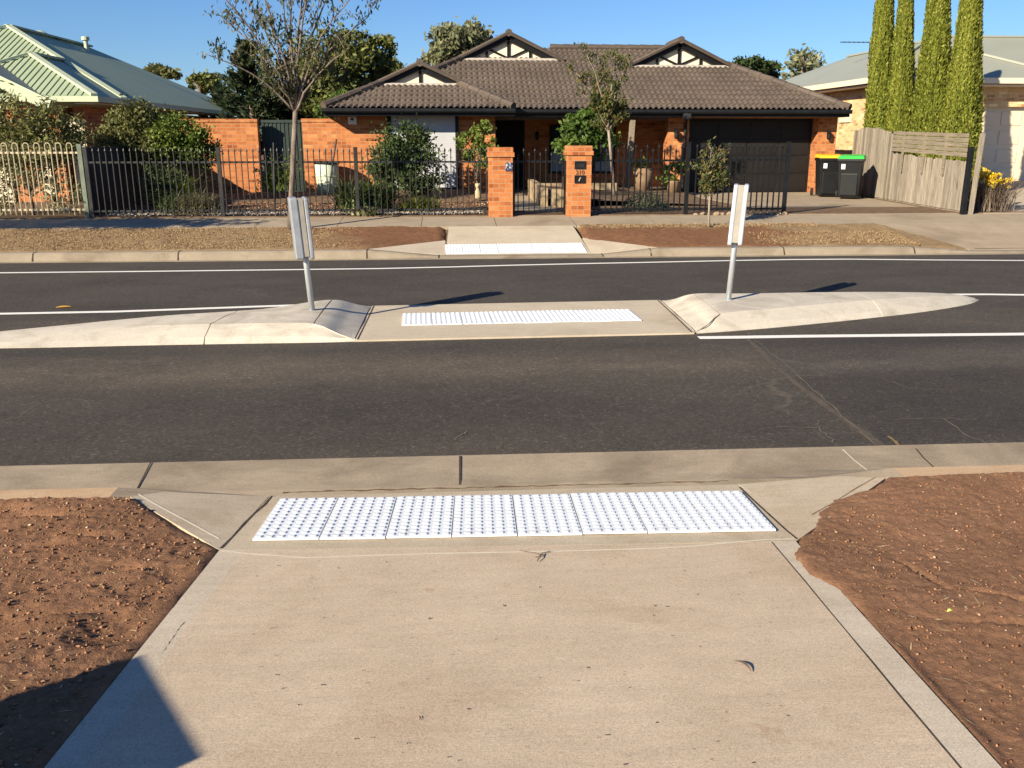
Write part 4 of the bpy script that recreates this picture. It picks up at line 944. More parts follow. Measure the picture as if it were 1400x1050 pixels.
# walls
m = MB(); W = lambda *a: m.box(*a)
W(-2.72, 1.2, 24.0, 24.25, .2, 2.462); m.build('front_wall', BRICKO, H)
m = MB(); m.box(-2.72, -2.48, 24.252, 31.3, .2, 2.462); m.box(.96, 1.2, 24.252, 26.8, .2, 2.462); m.build('side_wall', BRICKO, H)
m = MB(); m.box(.96, 1.34, 26.802, 27.05, .2, 2.462); m.box(2.2, 6.42, 26.802, 27.05, .2, 2.462); m.box(1.34, 2.2, 26.9, 27.05, .2, 2.462); m.build('porch_wall', BRICKO, H)
m = MB(); m.box(5.84, 6.27, 24.45, 24.87, .2, 2.41); m.build('porch_pillar', BRICKO, H)
m = MB(); m.box(6.42, 9.96, 24.47, 24.7, 2.40, 2.47); m.box(6.36, 6.418, 24.45, 26.8, .2, 2.47); m.box(9.962, 10.48, 24.45, 24.95, .2, 2.47); m.box(10.2, 10.45, 24.952, 31.3, .2, 2.462); m.build('garage_wall', BRICKO, H)
m = MB(); m.box(-2.4, 10.1, 31.0, 31.25, .2, 2.462); m.build('rear_wall', BRICKO, H)
m = MB(); m.box(1.25, 6.2, 24.05, 26.8, .3, .50); m.build('porch_floor', BEAMB, H)
# eaves
def eave(nm, x0, x1, y, par):
    m = MB(); m.box(x0, x1, y, y + .03, 2.42, 2.585); m.build('fascia', BLACKT, par)
    m = MB(); m.prism([(x0 - .02, y - .003, 2.50), (x0 - .02, y - .003, 2.60), (x0 - .02, y - .115, 2.60), (x0 - .02, y - .115, 2.53), (x0 - .02, y - .09, 2.495)], (x1 - x0 + .04, 0, 0)); m.build('gutter', BLACKM, par)
eave('w', WXL, WXR, WYE + .05, H); eave('m', WXR + .03, XR, YE + .05, H)
m = MB(); m.box(WXL, WXL + .03, WYE + .08, 31, 2.42, 2.585); m.box(WXR, WXR + .03, WYE + .05, YE + .05, 2.42, 2.585); m.box(XR - .03, XR, YE + .08, 31.5, 2.42, 2.585); m.build('side_fascia', BLACKT, H)
m = MB(); m.box(WXL + .03, WXR, WYE + .08, 24.3, 2.435, 2.45); m.box(WXR + .03, XR - .03, YE + .08, 26.85, 2.47, 2.485); m.box(1.2, WXR + .03, 24.3, 26.85, 2.47, 2.485); m.box(WXL + .03, -2.4, 24.3, 31, 2.435, 2.45); m.build('soffit', BEAMB, H)
m = MB(); m.box(1.22, 6.34, 24.47, 24.57, 2.34, 2.468); m.build('porch_beam', BEAMB, H)
# roller shutter, door, porch window
s = MB(); s.box(-1.47, .17, 23.955, 23.997, .64, 2.43); 
s = s.build('roller_shutter', SHUT, H)
m = MB(); m.box(-1.57, -1.47, 23.93, 23.997, .62, 2.43); m.box(.17, .25, 23.93, 23.997, .62, 2.43); m.box(-1.57, .25, 23.94, 23.997, .585, .638); m.build('shutter_frame', BLACKT, s)
m = MB()
for k in range(38): m.box(-1.465, .165, 23.951, 23.957, .65 + k * .046, .688 + k * .046)
m.build('slat', SHUT, s)
d = MB(); d.box(1.36, 2.18, 26.82, 26.86, .50, 2.38); d = d.build('front_door', DARKIN, H)
m = MB(); m.ball((1.45, 26.8, 1.4), .03, 8); m.build('handle', GALV, d)
w = MB(); w.box(2.92, 4.85, 26.745, 26.798, .88, .94); w.box(2.92, 4.85, 26.745, 26.798, 2.2, 2.26)
for x in (2.92, 3.55, 4.17, 4.79): w.box(x, x + .06, 26.745, 26.798, .94, 2.2)
w = w.build('window', BLACKT, H)
m = MB(); m.box(2.98, 4.79, 26.79, 26.798, .94, 2.2); m.build('pane', GLASS, w)
m = MB(); m.box(2.99, 3.54, 26.778, 26.788, .945, 1.5); m.box(3.62, 4.16, 26.778, 26.788, .945, 1.55); m.box(4.24, 4.78, 26.778, 26.788, .945, 1.45); m.build('sky_reflection_panel', SKYREFL, w)  # pale boxes painting the sky reflected in the lower panes
m = MB(); m.box(3.55, 3.85, 26.77, 26.788, 1.6, 1.9); 
m.build('sticker_card', WHITEP, w)
m = MB(); m.bar((4.72, 24.06, .45), (4.80, 24.06, 2.34), .13, .13, (0, 1, 0)); m.build('porch_post', TIMBERD, H)
# garage door of four rows of pressed panels
g = MB(); g.box(6.425, 9.955, 24.87, 24.91, .42, 2.48); g = g.build('garage_door', GDOOR, H); pm = None
for r_ in range(4):
    for c_ in range(4):
        x0 = 6.48 + c_ * .87; z0 = .46 + r_ * .485
        if pm is None:
            m = MB(); m.box(x0, x0 + .80, 24.854, 24.868, z0, z0 + .42); pm = m.build('door_panel', GDOOR, g, bevel=.012); px0, pz0 = x0, z0
        else: copy_part(pm, g, (x0 - px0, 0, z0 - pz0))
m = MB(); m.tube([(6.14, 23.74, 2.5), (6.16, 23.85, 2.38), (6.30, 24.40, 2.20), (6.30, 24.40, .42)], .042, 10); m.build('downpipe', BLACKM, H); m = MB(); m.box(6.06, 6.24, 23.64, 23.79, 2.36, 2.50); m.build('rainhead', GREYM, H)
def lamp(x, y, z):
    m = MB(); m.bar((x, y, z + .1), (x, y - .1, z + .12), .02, .02); m.lathe((x, y - .12, z - .12), [(.03, 0), (.055, .04), (.06, .16), (.075, .17), (.02, .24)], 8); m.build('wall_lamp', BLACKM, H)
lamp(2.55, 26.8, 1.95); lamp(6.05, 24.45, 1.98); lamp(10.22, 24.45, 1.96)
m = MB(); m.box(-2.56, -2.34, 23.93, 23.998, 2.22, 2.42); a = m.build('alarm_box', WHITEP, H, bevel=.01); m = MB(); m.tube([(-2.45, 23.90, 2.35), (-2.45, 23.932, 2.35)], .035, 10); m.build('siren', BLACKM, a)
m = MB(); m.box(-1.6, .3, 23.97, 23.998, .42, .58); m.build('sill_course', BRICKO, H)

# garden walls and side gate left of the house
m = MB(); m.box(-3.74, -2.725, 24.02, 24.25, .2, 2.28); m.box(-3.75, -2.725, 24.0, 24.27, 2.28, 2.365); tag(m.build('garden_wall', BRICKO), 'orange brick garden wall joining the left corner of the tiled house', 'wall')
m = MB(); m.box(-7.0, -4.86, 24.02, 24.25, .2, 2.27); m.box(-7.0, -4.85, 24.0, 24.27, 2.27, 2.355); tag(m.build('garden_wall', BRICKO), 'orange brick garden wall left of the dark green side gate', 'wall')
t = thing('side_gate', 'dark green ribbed steel side gate between two brick garden walls', 'gate', (-4.3, 24.5, .4)); m = MB()
m.box(-4.86, -3.74, 24.53, 24.55, .45, 2.34)
for k in range(11): x = -4.84 + k * .103; m.box(x, x + .05, 24.512, 24.529, .45, 2.34)
m.build('ribbed_sheet', DKGREEN, t)
for z0 in (2.27, .47): m = MB(); m.box(-4.86, -3.74, 24.49, 24.509, z0, z0 + .07); m.build('rail', DKGREEN, t)

# ================================================================== LEFT NEIGHBOUR
N1 = thing('green_roofed_house', 'brick house with pale green metal roof behind the left fence', 'house', (-12.5, 24, .4))
XE, ZG, sg = -8.2, 2.83, .47; Wm = 4.7; Wb = 2.3; YM = 24.4; YB = 22.4; YR = 40
m = MB(); ridge = ZG + Wm * sg
m.add([(XE, YM - .1, ZG - .0), (XE, YR, ZG), (XE - Wm, YR - Wm, ridge), (XE - Wm, YM + Wm, ridge)], [(0, 1, 2, 3)], 0)
m.add([(XE - 2 * Wm, YM, ZG), (XE - 2 * Wm, YR, ZG), (XE - Wm, YR - Wm, ridge), (XE - Wm, YM + Wm, ridge)], [(3, 2, 1, 0)], 0)
m.add([(XE, YR, ZG), (XE - 2 * Wm, YR, ZG), (XE - Wm, YR - Wm, ridge)], [(0, 1, 2)], 0)
m.add([(XE - 2 * Wm, YM, ZG), (XE, YM, ZG), (XE - Wm, YM + Wm, ridge)], [(0, 1, 2)], 1)
zbq = ZG + Wb * sg; ycut = YM + Wb
m.add([(XE, YB, ZG + .004), (XE, YM + .4, ZG + .004), (XE - Wb, ycut + .3, zbq + .004), (XE - Wb, YB + Wb, zbq + .004)], [(0, 1, 2, 3)], 0)
m.add([(XE - 2 * Wb, YB, ZG), (XE - 2 * Wb, YM + .4, ZG), (XE - Wb, ycut + .3, zbq), (XE - Wb, YB + Wb, zbq)], [(3, 2, 1, 0)], 0)
m.add([(XE - 2 * Wb, YB, ZG), (XE, YB, ZG), (XE - Wb, YB + Wb, zbq)], [(0, 1, 2)], 1)
for (xa, xb, ya) in ((XE - 2 * Wm, XE, YM), (XE - 2 * Wb, XE, YB)):
    x = xa + .25
    while x < xb - .2:
        q = min(x - xa, xb - x); m.bar((x, ya + .01, ZG + .006), (x, ya + q, ZG + q * sg + .006), .07, .034, (0, 0, 1), 1); x += .16
r1 = m.build('roof', [ROOFG, ROOFGX], N1)
def rib(a, b, mat, n, par, w=.16):
    m = MB(); m.bar(a, b, w, .06); m.build(n, mat, par)
rib((XE - .02, YM, ZG + .03), (XE - Wm, YM + Wm, ridge + .05), GREENT, 'hip_cap', r1, .17); rib((XE - 2 * Wm, YM, ZG + .03), (XE - Wm, YM + Wm, ridge + .05), GREENT, 'hip_cap', r1, .17)
rib((XE - Wm, YM + Wm, ridge + .04), (XE - Wm, YR - Wm, ridge + .04), ROOFG, 'ridge_cap', r1, .25)
rib((XE - .01, YB, ZG + .03), (XE - Wb, YB + Wb, zbq + .05), GREENT, 'hip_cap', r1, .16); rib((XE - 2 * Wb, YB, ZG + .03), (XE - Wb, YB + Wb, zbq + .05), GREENT, 'hip_cap', r1, .16)
rib((XE - Wb, YB + Wb, zbq + .04), (XE - Wb, ycut + .3, zbq + .04), ROOFG, 'ridge_cap', r1, .2)
m = MB(); m.box(XE - .02, XE + .10, YB, YR, ZG - .13, ZG - .005); m.box(XE - 2 * Wb, XE + .10, YB - .10, YB - .002, ZG - .13, ZG - .005); m.build('gutter', GREENT, N1)
m = MB(); m.box(XE - .5, XE - .03, YB + .02, YR, ZG - .17, ZG - .15); m.build('soffit', CREAMP, N1)
m = MB(); m.box(XE - .75, XE - .5, YB + .55, YR - .5, .3, 2.62); m.box(XE - 9, XE - .752, YB + 1.7, YB + 1.95, .3, 2.62); m.box(XE - 9, XE - .752, YR - .8, YR - .55, .3, 2.62); m.build('wall', BRICKO, N1)
for i, y in enumerate((26.0, 29.3, 33.0)):
    w = MB(); w.box(XE - .498, XE - .46, y, y + 1.5, 1.3, 2.45); w = w.build('window', WHITEP, N1); m = MB(); m.box(XE - .459, XE - .45, y + .08, y + 1.42, 1.38, 2.37); m.build('pane', GLASS, w)
vl = gx = None
m = MB(); c = (-13.4, 32.4, ridge - .40); m.lathe(c, [(.12, 0), (.12, .25), (.28, .30), (.33, .42), (.30, .54), (.14, .64), (.01, .66)], 18); m.build('roof_ventilator', GREENT, r1)
m = MB(); c = (-12.35, 33.5, ridge - .42); m.lathe(c, [(.07, 0), (.07, .48), (.13, .49), (.13, .60), (.01, .62)], 12); m.build('flue', GREENT, r1)
# gabled porch at the front
m = MB(); fxr = -9.15; zf = 2.72; ax = -13.4; za = zf + (fxr - ax) * .50
m.add([(fxr, 21.9, zf), (fxr, 24.2, zf), (ax, 24.2, za), (ax, 21.9, za)], [(0, 1, 2, 3)]); m.add([(2 * ax - fxr, 21.9, zf), (2 * ax - fxr, 24.2, zf), (ax, 24.2, za), (ax, 21.9, za)], [(3, 2, 1, 0)])
p = m.build('porch_roof', ROOFS, N1)
m = MB(); m.bar((fxr + .12, 21.87, zf - .12), (ax, 21.87, za - .06), .05, .26, (0, 0, 1)); m.bar((2 * ax - fxr - .12, 21.87, zf - .12), (ax, 21.87, za - .06), .05, .26, (0, 0, 1)); m.build('bargeboard', GREENT, p)
m = MB(); m.box(-10.3, -9.55, 22.5, 22.75, .3, 2.62); m.box(-9.2, -8.95, 22.1, 22.35, .3, 2.6); m.build('porch_pier', BRICKO, N1)
m = MB(); m.box(-13.8, -10.35, 22.45, 22.6, .3, 3.1); m.build('rendered_wall', CREAMP, N1)
m = MB(); m.box(-9.1, -8.72, 22.93, 22.948, .5, 2.3); m.box(-9.65, -9.4, 22.44, 22.498, .6, 2.1); m.build('rendered_panel', CREAMP, N1)

# ================================================================== RIGHT NEIGHBOUR
N2 = thing('cream_brick_house', 'cream brick house with sage metal roof behind the cypresses', 'house', (19, 27, .5))
x0, y0_, zf = 11.8, 25.45, 3.52; sl = .42; xw = 34; yd = 39
def hiproof(nm, xa, xb, ya, yb, z):
    r = min(xb - xa, yb - ya) / 2; m = MB(); zt = z + r * sl
    if xb - xa < yb - ya: A = (xa + r, ya + r, zt); B = (xa + r, yb - r, zt); quads = [[(xa, ya, z), (xb, ya, z), A], [(xb, ya, z), (xb, yb, z), B, A], [(xb, yb, z), (xa, yb, z), B], [(xa, yb, z), (xa, ya, z), A, B]]
    else: A = (xa + r, ya + r, zt); B = (xb - r, ya + r, zt); quads = [[(xa, ya, z), (xb, ya, z), B, A], [(xb, ya, z), (xb, yb, z), B], [(xb, yb, z), (xa, yb, z), A, B], [(xa, yb, z), (xa, ya, z), A]]
    for q in quads: m.poly(q)
    o = m.build(nm, ROOFS, N2)
    for a, b in (((xa, ya, z), A), ((xb, ya, z), A if xb - xa < yb - ya else B), (A, B)): rib((a[0], a[1], a[2] + .02), (b[0], b[1], b[2] + .03), ROOFS, 'hip_cap', o, .13)
    return o
r3 = hiproof('garage_roof', x0, 17.7, y0_, 37, zf)
r2 = hiproof('roof', 13.0, xw, 28.0, 36.6, zf - .02)
m = MB(); m.box(x0 - .1, xw, y0_ - .12, y0_ - .002, zf - .16, zf - .01); m.box(x0 - .12, x0 - .002, y0_, 37, zf - .16, zf - .01); m.build('gutter', CREAMF, N2)
m = MB(); m.box(x0, xw, y0_ + .0, 26.0, zf - .22, zf - .18); m.box(x0, x0 + .5, 26.0, yd, zf - .22, zf - .18); m.build('soffit', CREAMF, N2)
m = MB(); m.box(x0 + .45, 15.15, 26.0, 26.25, .3, zf - .2); m.box(15.15, 21.0, 26.0, 26.25, 2.76, zf - .2); m.box(21.0, xw, 26.0, 26.25, .3, zf - .2); m.box(x0 + .45, x0 + .7, 26.252, yd - .5, .3, zf - .2); m.build('wall', BRICKC, N2)
m = MB(); m.box(15.15, 21.0, 25.992, 25.999, 2.90, 2.975); m.build('brick_band', brick('brick_band', (.50, .22, .10), (.60, .42, .22), (.6, .5, .5), (.6, .5, .36)), N2)
d = MB(); d.box(15.15, 21, 26.16, 26.2, .55, 2.78); d = d.build('garage_door', GDOORC, N2); pm = None
for r_ in range(4):
    for c_ in range(7):
        q0 = 15.3 + c_ * .80; z0 = .65 + r_ * .53
        if pm is None: m = MB(); m.box(q0, q0 + .62, 26.142, 26.158, z0, z0 + .38); pm = m.build('door_panel', GDOORC, d, bevel=.014); px0, pz0 = q0, z0
        else: copy_part(pm, d, (q0 - px0, 0, z0 - pz0))
m = MB(); m.box(12.2, 12.245, 27.6, 28.4, 2.35, 2.75); m.build('side_window', CREAMF, N2)
an = thing('tv_antenna', 'thin television antenna standing on the sage metal roof', 'antenna', (x0 + 2.1, y0_ + 5, zf + 2.1 * sl - .05)); b = ORG[an.name]
m = MB(); m.tube([b, b + Vector((0, 0, .62))], .018, 6); m.build('mast', GREYM, an)
m = MB(); m.bar(b + Vector((-1.0, 0, .57)), b + Vector((.4, 0, .57)), .025, .025)
for k in range(9): m.bar(b + Vector((-.95 + k * .16, -.18, .57)), b + Vector((-.95 + k * .16, .18, .57)), .012, .012)
m.build('boom', GREYM, an)

# ================================================================== SMALL THINGS IN THE YARDS
def bin_(x, y, rot, lid, label):
    t = thing('wheelie_bin', label, 'bin', (x, y, .43), 'wheelie bins beside the garage'); b = ORG[t.name]; w, d, h = .29, .36, .96
    m = MB(); k = .80
    pts = lambda s, z: [(x - w * s, y - d * s, z), (x + w * s, y - d * s, z), (x + w * s, y + d * s, z), (x - w * s, y + d * s, z)]
    lo = pts(k, b.z + .03); hi = pts(1, b.z + h)
    m.add(lo + hi, [(3, 2, 1, 0), (4, 5, 6, 7), (0, 1, 5, 4), (1, 2, 6, 5), (2, 3, 7, 6), (3, 0, 4, 7)]); m.box(x - w * 1.06, x + w * 1.06, y - d * 1.05, y + d * 1.05, b.z + h - .07, b.z + h + .003)
    m.box(x - w * .7, x + w * .7, y - d * .95, y - d * .84, b.z + .08, b.z + .62); m.build('body', BINB, t, bevel=.025, seg=3)
    m = MB(); m.add([(x - w * 1.1, y - d * 1.12, b.z + h + .006), (x + w * 1.1, y - d * 1.12, b.z + h + .006), (x + w * 1.1, y + d * 1.1, b.z + h + .006), (x - w * 1.1, y + d * 1.1, b.z + h + .006),
                     (x - w * 1.0, y - d * 1.0, b.z + h + .07), (x + w * 1.0, y - d * 1.0, b.z + h + .07), (x + w, y + d, b.z + h + .10), (x - w, y + d, b.z + h + .10)],
                    [(3, 2, 1, 0), (4, 5, 6, 7), (0, 1, 5, 4), (1, 2, 6, 5), (2, 3, 7, 6), (3, 0, 4, 7)]); m.build('lid', lid, t, bevel=.02, seg=3)
    for s in (-1, 1):
        m = MB(); m.tube([(x + s * (w + .0), y + d * .95, b.z + .10), (x + s * (w + .05), y + d * .95, b.z + .10)], .10, 16); m.build('wheel', RUBBER, t)
    m = MB(); m.tube([(x - w, y + d * 1.2, b.z + h - .03), (x + w, y + d * 1.2, b.z + h - .03)], .016, 8); m.build('handle', BINB, t)
    m = MB(); m.box(x - w * .75, x - w * .38, y - d * 1.06 - .006, y - d * 1.06, b.z + h - .22, b.z + h - .10) if False else m.bar((x - w * .55, y - d * .985, b.z + h - .24), (x - w * .55, y - d * 1.015, b.z + h - .12), .09, .012, (0, 1, 0)); m.build('sticker', STICKER, t)
    t.rotation_euler = (0, 0, rot)
bin_(9.72, 22.95, radians(-12), LIDY, 'black wheelie bin with yellow lid standing nearest the garage pier')
bin_(9.97, 22.2, radians(-28), LIDG, 'black wheelie bin with bright green lid beside the paling fence')
t = thing('garden_tub', 'pale green ribbed plastic tub standing against the brick garden wall', 'tub', (-3.1, 23.5, .45)); b = ORG[t.name]
m = MB(); m.lathe(b, [(.02, 0), (.25, 0), (.27, .3), (.30, .82), (.28, .84)], 20); m.build('body', TUBG, t, smooth=True); m = MB(); m.lathe(b + Vector((0, 0, .8)), [(.28, 0), (.325, .01), (.33, .07), (.28, .075), (.27, .02)], 20); m.build('rim', BLACKM, t)
m = MB()
for z in (.25, .5): m.lathe(b + Vector((0, 0, z)), [(.272 + .04 * z, 0), (.283 + .04 * z, .008), (.272 + .04 * z, .016)], 20)
m.build('rib', TUBG, t)
# garden beds and retaining edge by the path
m = MB(); m.prism([(2.02, 20.2, .38), (2.02, 20.2, .82), (2.02, 23.6, .86), (2.02, 23.6, .38)], (.16, 0, 0)); m.box(2.182, 4.2, 22.6, 22.75, .38, .80); w = m.build('retaining_wall', TANW); tag(w, 'low tan rendered retaining wall beside the garden path behind the gate', 'wall')
m = MB(); m.prism([(2.24, 20.0, .38), (3.1, 20.0, .38), (3.1, 20.0, .78), (2.24, 20.0, .80)], (0, .15, 0)); tag(m.build('planter_wall', TANW), 'tan rendered planter front seen through the pedestrian gate', 'wall')
m = MB(); m.add([(2.2, 20.16, .6), (6.1, 20.16, .42), (6.1, 23.95, .55), (2.2, 22.6, .76)], [(0, 1, 2, 3)]); struct(m.build('garden_soil', GARDEN))
m = MB(); m.add([(-7, 21.4, .425), (1.2, 21.4, .425), (1.2, 24, .62), (-7, 24, .5)], [(0, 1, 2, 3)]); struct(m.build('garden_soil', GARDEN))
# stones edging the foot of the black fence
for i in range(14):
    x = 4.95 + i * .14 + random.uniform(-.02, .02); m = MB(); s = random.uniform(.035, .075); m.ball((x, 18.0 + random.uniform(-.05, .05), .41), s, 6, 0, s * .6); m.v = [(p[0] + random.uniform(-.02, .02), p[1] + random.uniform(-.02, .02), p[2] + random.uniform(-.01, .01)) for p in m.v]
    tag(m.build('edging_stone', SAND), 'small sandstone lump lined up along the foot of the black driveway gate', 'stone', 'edging stones under the driveway gate')
# whitish pebbles along the left fence
n = 2600; P = np.stack([rng.uniform(-6.8, .7, n), 18.2 + .75 * rng.random(n) ** 1.3, np.full(n, .425)], 1); r_ = .012 + .022 * rng.random(n)
oc = np.array([(1, 0, 0), (0, 1, 0), (-1, 0, 0), (0, -1, 0), (0, 0, .7), (0, 0, -.7)]); tf = np.array([(0, 1, 4), (1, 2, 4), (2, 3, 4), (3, 0, 4), (1, 0, 5), (2, 1, 5), (3, 2, 5), (0, 3, 5)])
V = P[:, None] + oc[None] * r_[:, None, None] * (.7 + .6 * rng.random((n, 6, 1))); F = (np.arange(n) * 6)[:, None, None] + tf[None]
PEB = rndmat('pebble', [(0, (.18, .14, .10)), (.5, (.32, .27, .215)), (1, (.45, .40, .34))])
tag(npmesh('garden_pebbles', V.reshape(-1, 3), F.reshape(-1, 3), PEB, rnd=np.repeat(rng.random(n), 8)), 'pale pebbles spread behind the faded black fence', 'pebbles', kind='stuff')
# fallen bark and leaves on the garden soil
n = 5000; P = np.stack([rng.uniform(-6.8, 6, n), rng.uniform(18.9, 23.8, n), np.full(n, .45)], 1); P[:, 2] = np.where(P[:, 0] > 2.2, .0, .43 + np.clip((P[:, 1] - 21.4) / 2.6, 0, 1) * .13); P = P[P[:, 0] < 1.1]
a = rng.random(len(P)) * 6.3; D = np.stack([np.cos(a), np.sin(a), .3 * rng.normal(size=len(P))], 1); V, F = leafquads(P, D, .05 + .05 * rng.random(len(P)), .03)
tag(npmesh('leaf_litter', V, F, CLOD, rnd=rng.random(len(F))), 'bark chips and leaf litter over the front garden bed', 'leaf litter', kind='stuff')
# garden ornament and stakes
t = thing('garden_ornament', 'small pale seated dog figure beside the gate pillar in the garden', 'ornament', (.66, 21.6, .5)); b = ORG[t.name]
m = MB(); m.lathe(b, [(.02, 0), (.11, .0), (.12, .06), (.10, .2), (.06, .30), (.05, .33), (.075, .38), (.08, .43), (.05, .49), (.005, .50)], 12); m.ball(b + Vector((0, -.08, .41)), .04, 8); m.ball(b + Vector((-.06, 0, .45)), .03, 6, 0, .05); m.ball(b + Vector((.06, 0, .45)), .03, 6, 0, .05); o = m.build('figure', ORN, t, smooth=True); o.scale = (.72, .72, .72)
for (px0_, py0_, px1_, py1_, Y, mat, lab) in ((374, 195, 376, 290, 19.2, GREYM, 'thin steel stake standing left of the street tree trunk inside the garden'), (460, 190, 447, 266, 22.6, GREYM, 'slanting dark stake beside the pale green tub')):
    m = MB(); a = gy(px0_, py0_, Y); c = gy(px1_, py1_, Y); m.tube([(c[0], c[1], .42), a], .022, 6); tag(m.build('garden_stake', mat), lab, 'stake')
# terracotta coloured pot on the porch edge
t = thing('potted_plant', 'plant in a large tan pot in front of the porch window', 'potted plant', (5.0, 23.4, .52)); b = ORG[t.name]
m = MB(); m.lathe(b, [(.02, 0), (.17, 0), (.24, .35), (.27, .6), (.25, .62), (.2, .58)], 16); m.build('pot', POTM, t, smooth=True)
foliage('leaves', [(b.x - .1, b.y, b.z + .72, .2, .2, .22)], 260, LF_YEL, t, .09, .05, 10)
t = thing('potted_plant', 'leafy plant in a low pot at the foot of the brick porch pillar', 'potted plant', (5.75, 23.2, .5)); b = ORG[t.name]
m = MB(); m.lathe(b, [(.02, 0), (.14, 0), (.19, .3), (.2, .33), (.17, .31)], 14); m.build('pot', POTM, t, smooth=True)
foliage('leaves', [(b.x, b.y, b.z + .55, .36, .3, .28)], 500, LF_MID, t, .09, .05, 16)

# made-up board out of view, shaped to cast the bottom left shadow
sd = Vector((.742, .670, 0)).normalized(); TE = tan(radians(25))
s1 = Vector(pn(190, 897)); s2 = Vector(pn(273.5, 1036)); hgt = .85
def back(p, z): k = (z - p.z) / TE; return Vector((p.x, p.y, 0)) - sd * k
zt = S(1.0) + hgt; q1 = back(s1, zt); q2 = back(s2, zt)
t = thing('shadow_board', 'plain unseen board added on two legs left of the path to cast a shadow', 'board', ((q1.x + q2.x) / 2, (q1.y + q2.y) / 2, S(.6)))
m = MB(); d = (q2 - q1).normalized(); nrm = Vector((-d.y, d.x, 0)) * .012
m.prism([(q1.x, q1.y, zt - .80), (q2.x, q2.y, zt - .80), (q2.x, q2.y, zt), (q1.x, q1.y, zt)], nrm); m.build('panel', SIGNW, t)
for k in (.12, .88):
    m = MB(); p = q1.lerp(q2, k); m.tube([(p.x - nrm.x * 2, p.y - nrm.y * 2, S(p.y) - .1), (p.x - nrm.x * 2, p.y - nrm.y * 2, zt - .02)], .02, 8); m.build('leg', GALV, t)

# litter: a gum leaf, twigs and specks
def curl_leaf(px, py, L, w, rot, name, lab, mat, bendk=.35):
    c = pn(px, py) if py > 600 else rz(px, py); m = MB(); vs = []; n = 9
    for i in range(n):
        q = i / (n - 1); u = (q - .5) * L; o = bendk * L * (q - .5) ** 2; ww = w * sin(pi * min(max(q, .04), .97)) ** .8 / 2
        for s in (-1, 1): lx, ly = u, o + s * ww; vs.append((c[0] + lx * cos(rot) - ly * sin(rot), c[1] + lx * sin(rot) + ly * cos(rot), c[2] + .006 + .008 * sin(pi * q) + (.002 if s > 0 else 0) + (SS if py > 600 else 0) * (lx * sin(rot) + ly * cos(rot))))
    m.add(vs, [(2 * i, 2 * i + 1, 2 * i + 3, 2 * i + 2) for i in range(n - 1)]); return tag(m.build(name, mat), lab, 'leaf')
GUMBROWN = noisy('dry_gum_leaf', (.10, .07, .05), (.17, .12, .085), 30, .6)
ORANGE = noisy('orange_leaf', (.55, .27, .03), (.66, .36, .05), 20, .6); LIME = noisy('lime_leaf', (.45, .50, .10), (.55, .58, .16), 20, .6)
curl_leaf(1018, 912, .085, .011, radians(-66), 'fallen_leaf', 'long curled brown gum leaf lying alone on the pale path', GUMBROWN, -.5)
curl_leaf(87, 423, .16, .09, radians(10), 'fallen_leaf', 'orange leaf lying on the asphalt beside the far white line', ORANGE, .2)
curl_leaf(1299, 838, .03, .016, radians(10), 'fallen_leaf', 'small lime green leaf lying on the right soil verge', LIME, .2)
m = MB(); a = [pn(x, y, .008) for x, y in ((732, 762), (738, 760), (742, 756), (752, 753.5))]; m.tube(a, .002, 5); m.tube([pn(710, 752.5, .008), pn(724, 755, .012), pn(738, 758, .009)], .0022, 5); m.tube([pn(734, 767, .008), pn(738, 762, .012), pn(741, 757, .01)], .0025, 5)
tag(m.build('twig', GUMBROWN), 'forked brown twig lying at the joint below the tactile tiles', 'twig')
n = 130; V = []; 
P = np.array([pn(x, y) for x, y in zip(rng.uniform(330, 1080, n), 1050 - 290 * rng.random(n) ** .8)]); P = P[(P[:, 0] > -1.0) & (P[:, 0] < 1.38)]
a = rng.random(len(P)) * 6.3; D = np.stack([np.cos(a), np.sin(a), .1 * rng.normal(size=len(P))], 1); V, F = leafquads(P + np.array((0, 0, .004)), D, .004 + .018 * rng.random(len(P)) ** 3, .003 + .004 * rng.random(len(P)), np.array((0, 0, 1.)) + np.zeros((len(P), 3)))
tag(npmesh('debris_specks', V, F, noisy('debris', (.04, .025, .02), (.10, .06, .04), 40, .9)), 'tiny dark specks of leaf debris scattered over the near path', 'debris', kind='stuff')

